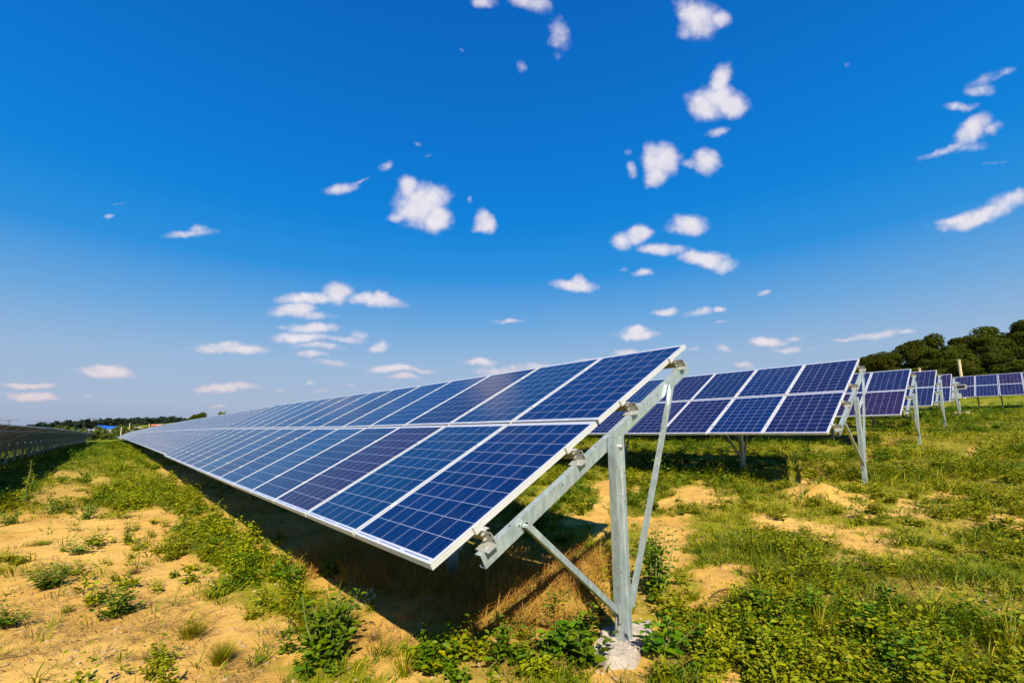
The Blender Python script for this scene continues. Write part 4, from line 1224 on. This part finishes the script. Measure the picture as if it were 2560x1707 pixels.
def pylon(px_, py_, dist, label, arms=2):
    xx, yy = azpt(px_, dist); zt = CAM[2] + teof(px_, py_) * dist; zg = float(G(xx, yy)); h = zt - zg
    t = bpy.data.objects.new('pylon', None); C.objects.link(t); t.location = (xx, yy, zg); t.rotation_euler = (0, 0, .3)
    t['label'] = label; t['category'] = 'pylon'; t['group'] = 'power pylons on the horizon'
    m_ = MB(); b, c = h * .13, h * .025; zz = np.linspace(0, 1, 8)
    for sx in (-1, 1):
        for sy in (-1, 1):
            m_.tube((sx * b, sy * b, -1), (sx * c, sy * c, h), .22, n=4)
    for i in range(7):
        r0, r1 = b + (c - b) * zz[i], b + (c - b) * zz[i + 1]
        for (ax, ay, bx_, by_) in ((-1, -1, 1, -1), (1, -1, 1, 1), (1, 1, -1, 1), (-1, 1, -1, -1)):
            m_.tube((ax * r0, ay * r0, h * zz[i]), (bx_ * r1, by_ * r1, h * zz[i + 1]), .13, n=3)
            m_.tube((bx_ * r0, by_ * r0, h * zz[i]), (ax * r1, ay * r1, h * zz[i + 1]), .13, n=3)
    obj('tower', m_.mesh('tower', M_PYL), t)
    for k2, (zz_, wa) in enumerate(((1.0, 9.0), (.72, 12.0))[:arms]):
        m_ = MB()
        for s in (-1, 1):
            m_.tube((0, 0, h * zz_ - 1.5), (s * wa, 0, h * zz_), .2, n=4).tube((0, 0, h * zz_), (s * wa, 0, h * zz_), .2, n=4)
        obj('crossarm', m_.mesh('crossarm', M_PYL), t)
pylon(20, 1049.5, 880, 'nearest power pylon with two crossarms over the left row')
pylon(100, 1053, 1250, 'faint small pylon left of the far woods')
pylon(233, 1045, 1000, 'power pylon rising out of the far woods', 1)
for (a, b, dist) in ((322, 1058, 250), (358, 1060, 260), (372, 1061, 260)):
    pass
for (a, b, dist, lb) in ((303, 1068, 200, 'short wooden post at the far row end'), (323, 1058, 230, 'slim pole among the bushes left of the far row'), (372, 1059, 240, 'slim pole left of the orange building')):
    xx, yy = azpt(a, dist); zt = CAM[2] + teof(a, b) * dist; zg = float(G(xx, yy))
    o_ = obj('utility_pole', MB().tube((0, 0, -.5), (0, 0, zt - zg), .17, .12, n=8).tube((0, 0, zt - zg), (0, 0, zt - zg + .1), .12, .05, n=8).mesh('utility_pole', M_POLEC), label=lb, cat='pole'); o_.location = (xx, yy, zg)

# two pale poles behind the right rows
for (a, b, X_, lb) in ((2397, 900, 59, 'tall pale concrete pole in front of the wood'), (2298, 921, 59, 'top of a second pale pole just over the third row')):
    x_ = (a - SX - 1280) / FPX; y_ = (b - SY - 853.5) / FPX; d_ = F_ + x_ * R_ - y_ * U_; P_ = CAM + d_ * (X_ - CAM[0]) / d_[0]
    zg = float(G(P_[0], P_[1])); h = P_[2] - zg
    t = bpy.data.objects.new('concrete_pole', None); C.objects.link(t); t.location = (P_[0], P_[1], zg); t['label'] = lb; t['category'] = 'pole'; t['group'] = 'pale poles before the wood'
    obj('shaft', MB().tube((0, 0, -.5), (0, 0, h), .13, .11, n=12).mesh('shaft', M_POLEC, smooth=False), t)
    obj('cap', MB().tube((0, 0, h), (0, 0, h + .05), .18, .1, n=12).mesh('cap', M_POLEC), t)

# sensor mast
X_ = 34.
def atX(a, b, X_):
    x_ = (a - SX - 1280) / FPX; y_ = (b - SY - 853.5) / FPX; d_ = F_ + x_ * R_ - y_ * U_; return CAM + d_ * (X_ - CAM[0]) / d_[0]
Pb = atX(2401, 1030, X_); zg = float(G(Pb[0], Pb[1])); zb = min(Pb[2], zg) if False else zg
t = bpy.data.objects.new('sensor_mast', None); C.objects.link(t); t.location = (Pb[0], Pb[1], zg); t['label'] = 'small sensor mast with a framed box and dome on a pale concrete block'; t['category'] = 'sensor mast'
def rel(a, b): return atX(a, b, X_) - np.array([Pb[0], Pb[1], zg])
top = rel(2398, 955)[2]
m_ = MB().tube((0, 0, -.1), (0, 0, top - .12), .035, n=10); obj('mast_tube', m_.mesh('mast_tube', M_GALV), t)
fz0, fz1 = rel(2398, 973)[2], rel(2398, 961.6)[2]; y0, y1 = rel(2416, 967)[1], rel(2382, 967)[1]
m_ = MB()
m_.box((-.06, y0, fz0), (.0, y1, fz0 + .035)).box((-.06, y0, fz1 - .035), (0, y1, fz1)).box((-.06, y0, fz0 + .035), (0, y0 + .05, fz1 - .035)).box((-.06, y1 - .05, fz0 + .035), (0, y1, fz1 - .035))
obj('box_frame', m_.mesh('box_frame', M_FRAME), t)
m_ = MB().box((-.05, y0 + .05, fz0 + .035), (-.01, y1 - .05, fz1 - .035)); pnl = obj('sensor_panel', m_.mesh('sensor_panel', M_DARK), t)
m_ = MB().tube((0, 0, top - .12), (0, 0, top - .05), .05, .16, n=16).tube((0, 0, top - .05), (0, 0, top), .16, .04, n=16); obj('dome', m_.mesh('dome', M_FRAME), t)
b0, b1 = rel(2394, 996)[2], rel(2394, 984)[2]
m_ = MB().box((-.12, -.14, b0), (-.037, .14, b1)); obj('junction_box', m_.mesh('junction_box', M_GREYB), t)
m_ = MB().sweep([(-.28, -.35), (.28, -.38), (.3, .33), (-.26, .36)], (0, 0, -.1), (0, 0, .16), (1, 0, 0), (0, 1, 0)); obj('concrete_block', m_.mesh('concrete_block', M_POLEC), t)

# sagging cable under the second row
pts = []
A_, B_ = atX(1708, 1097, 8.3), atX(1835, 1128, 8.0)
for i in range(9):
    f = i / 8
    q_ = A_ * (1 - f) + B_ * f
    pts.append(q_ - np.array([0, 0, .06 * math.sin(math.pi * f)]))
rod('cable', pts, .007, M_DARK, 'thin dark cable sagging beneath the second row', 'cable')
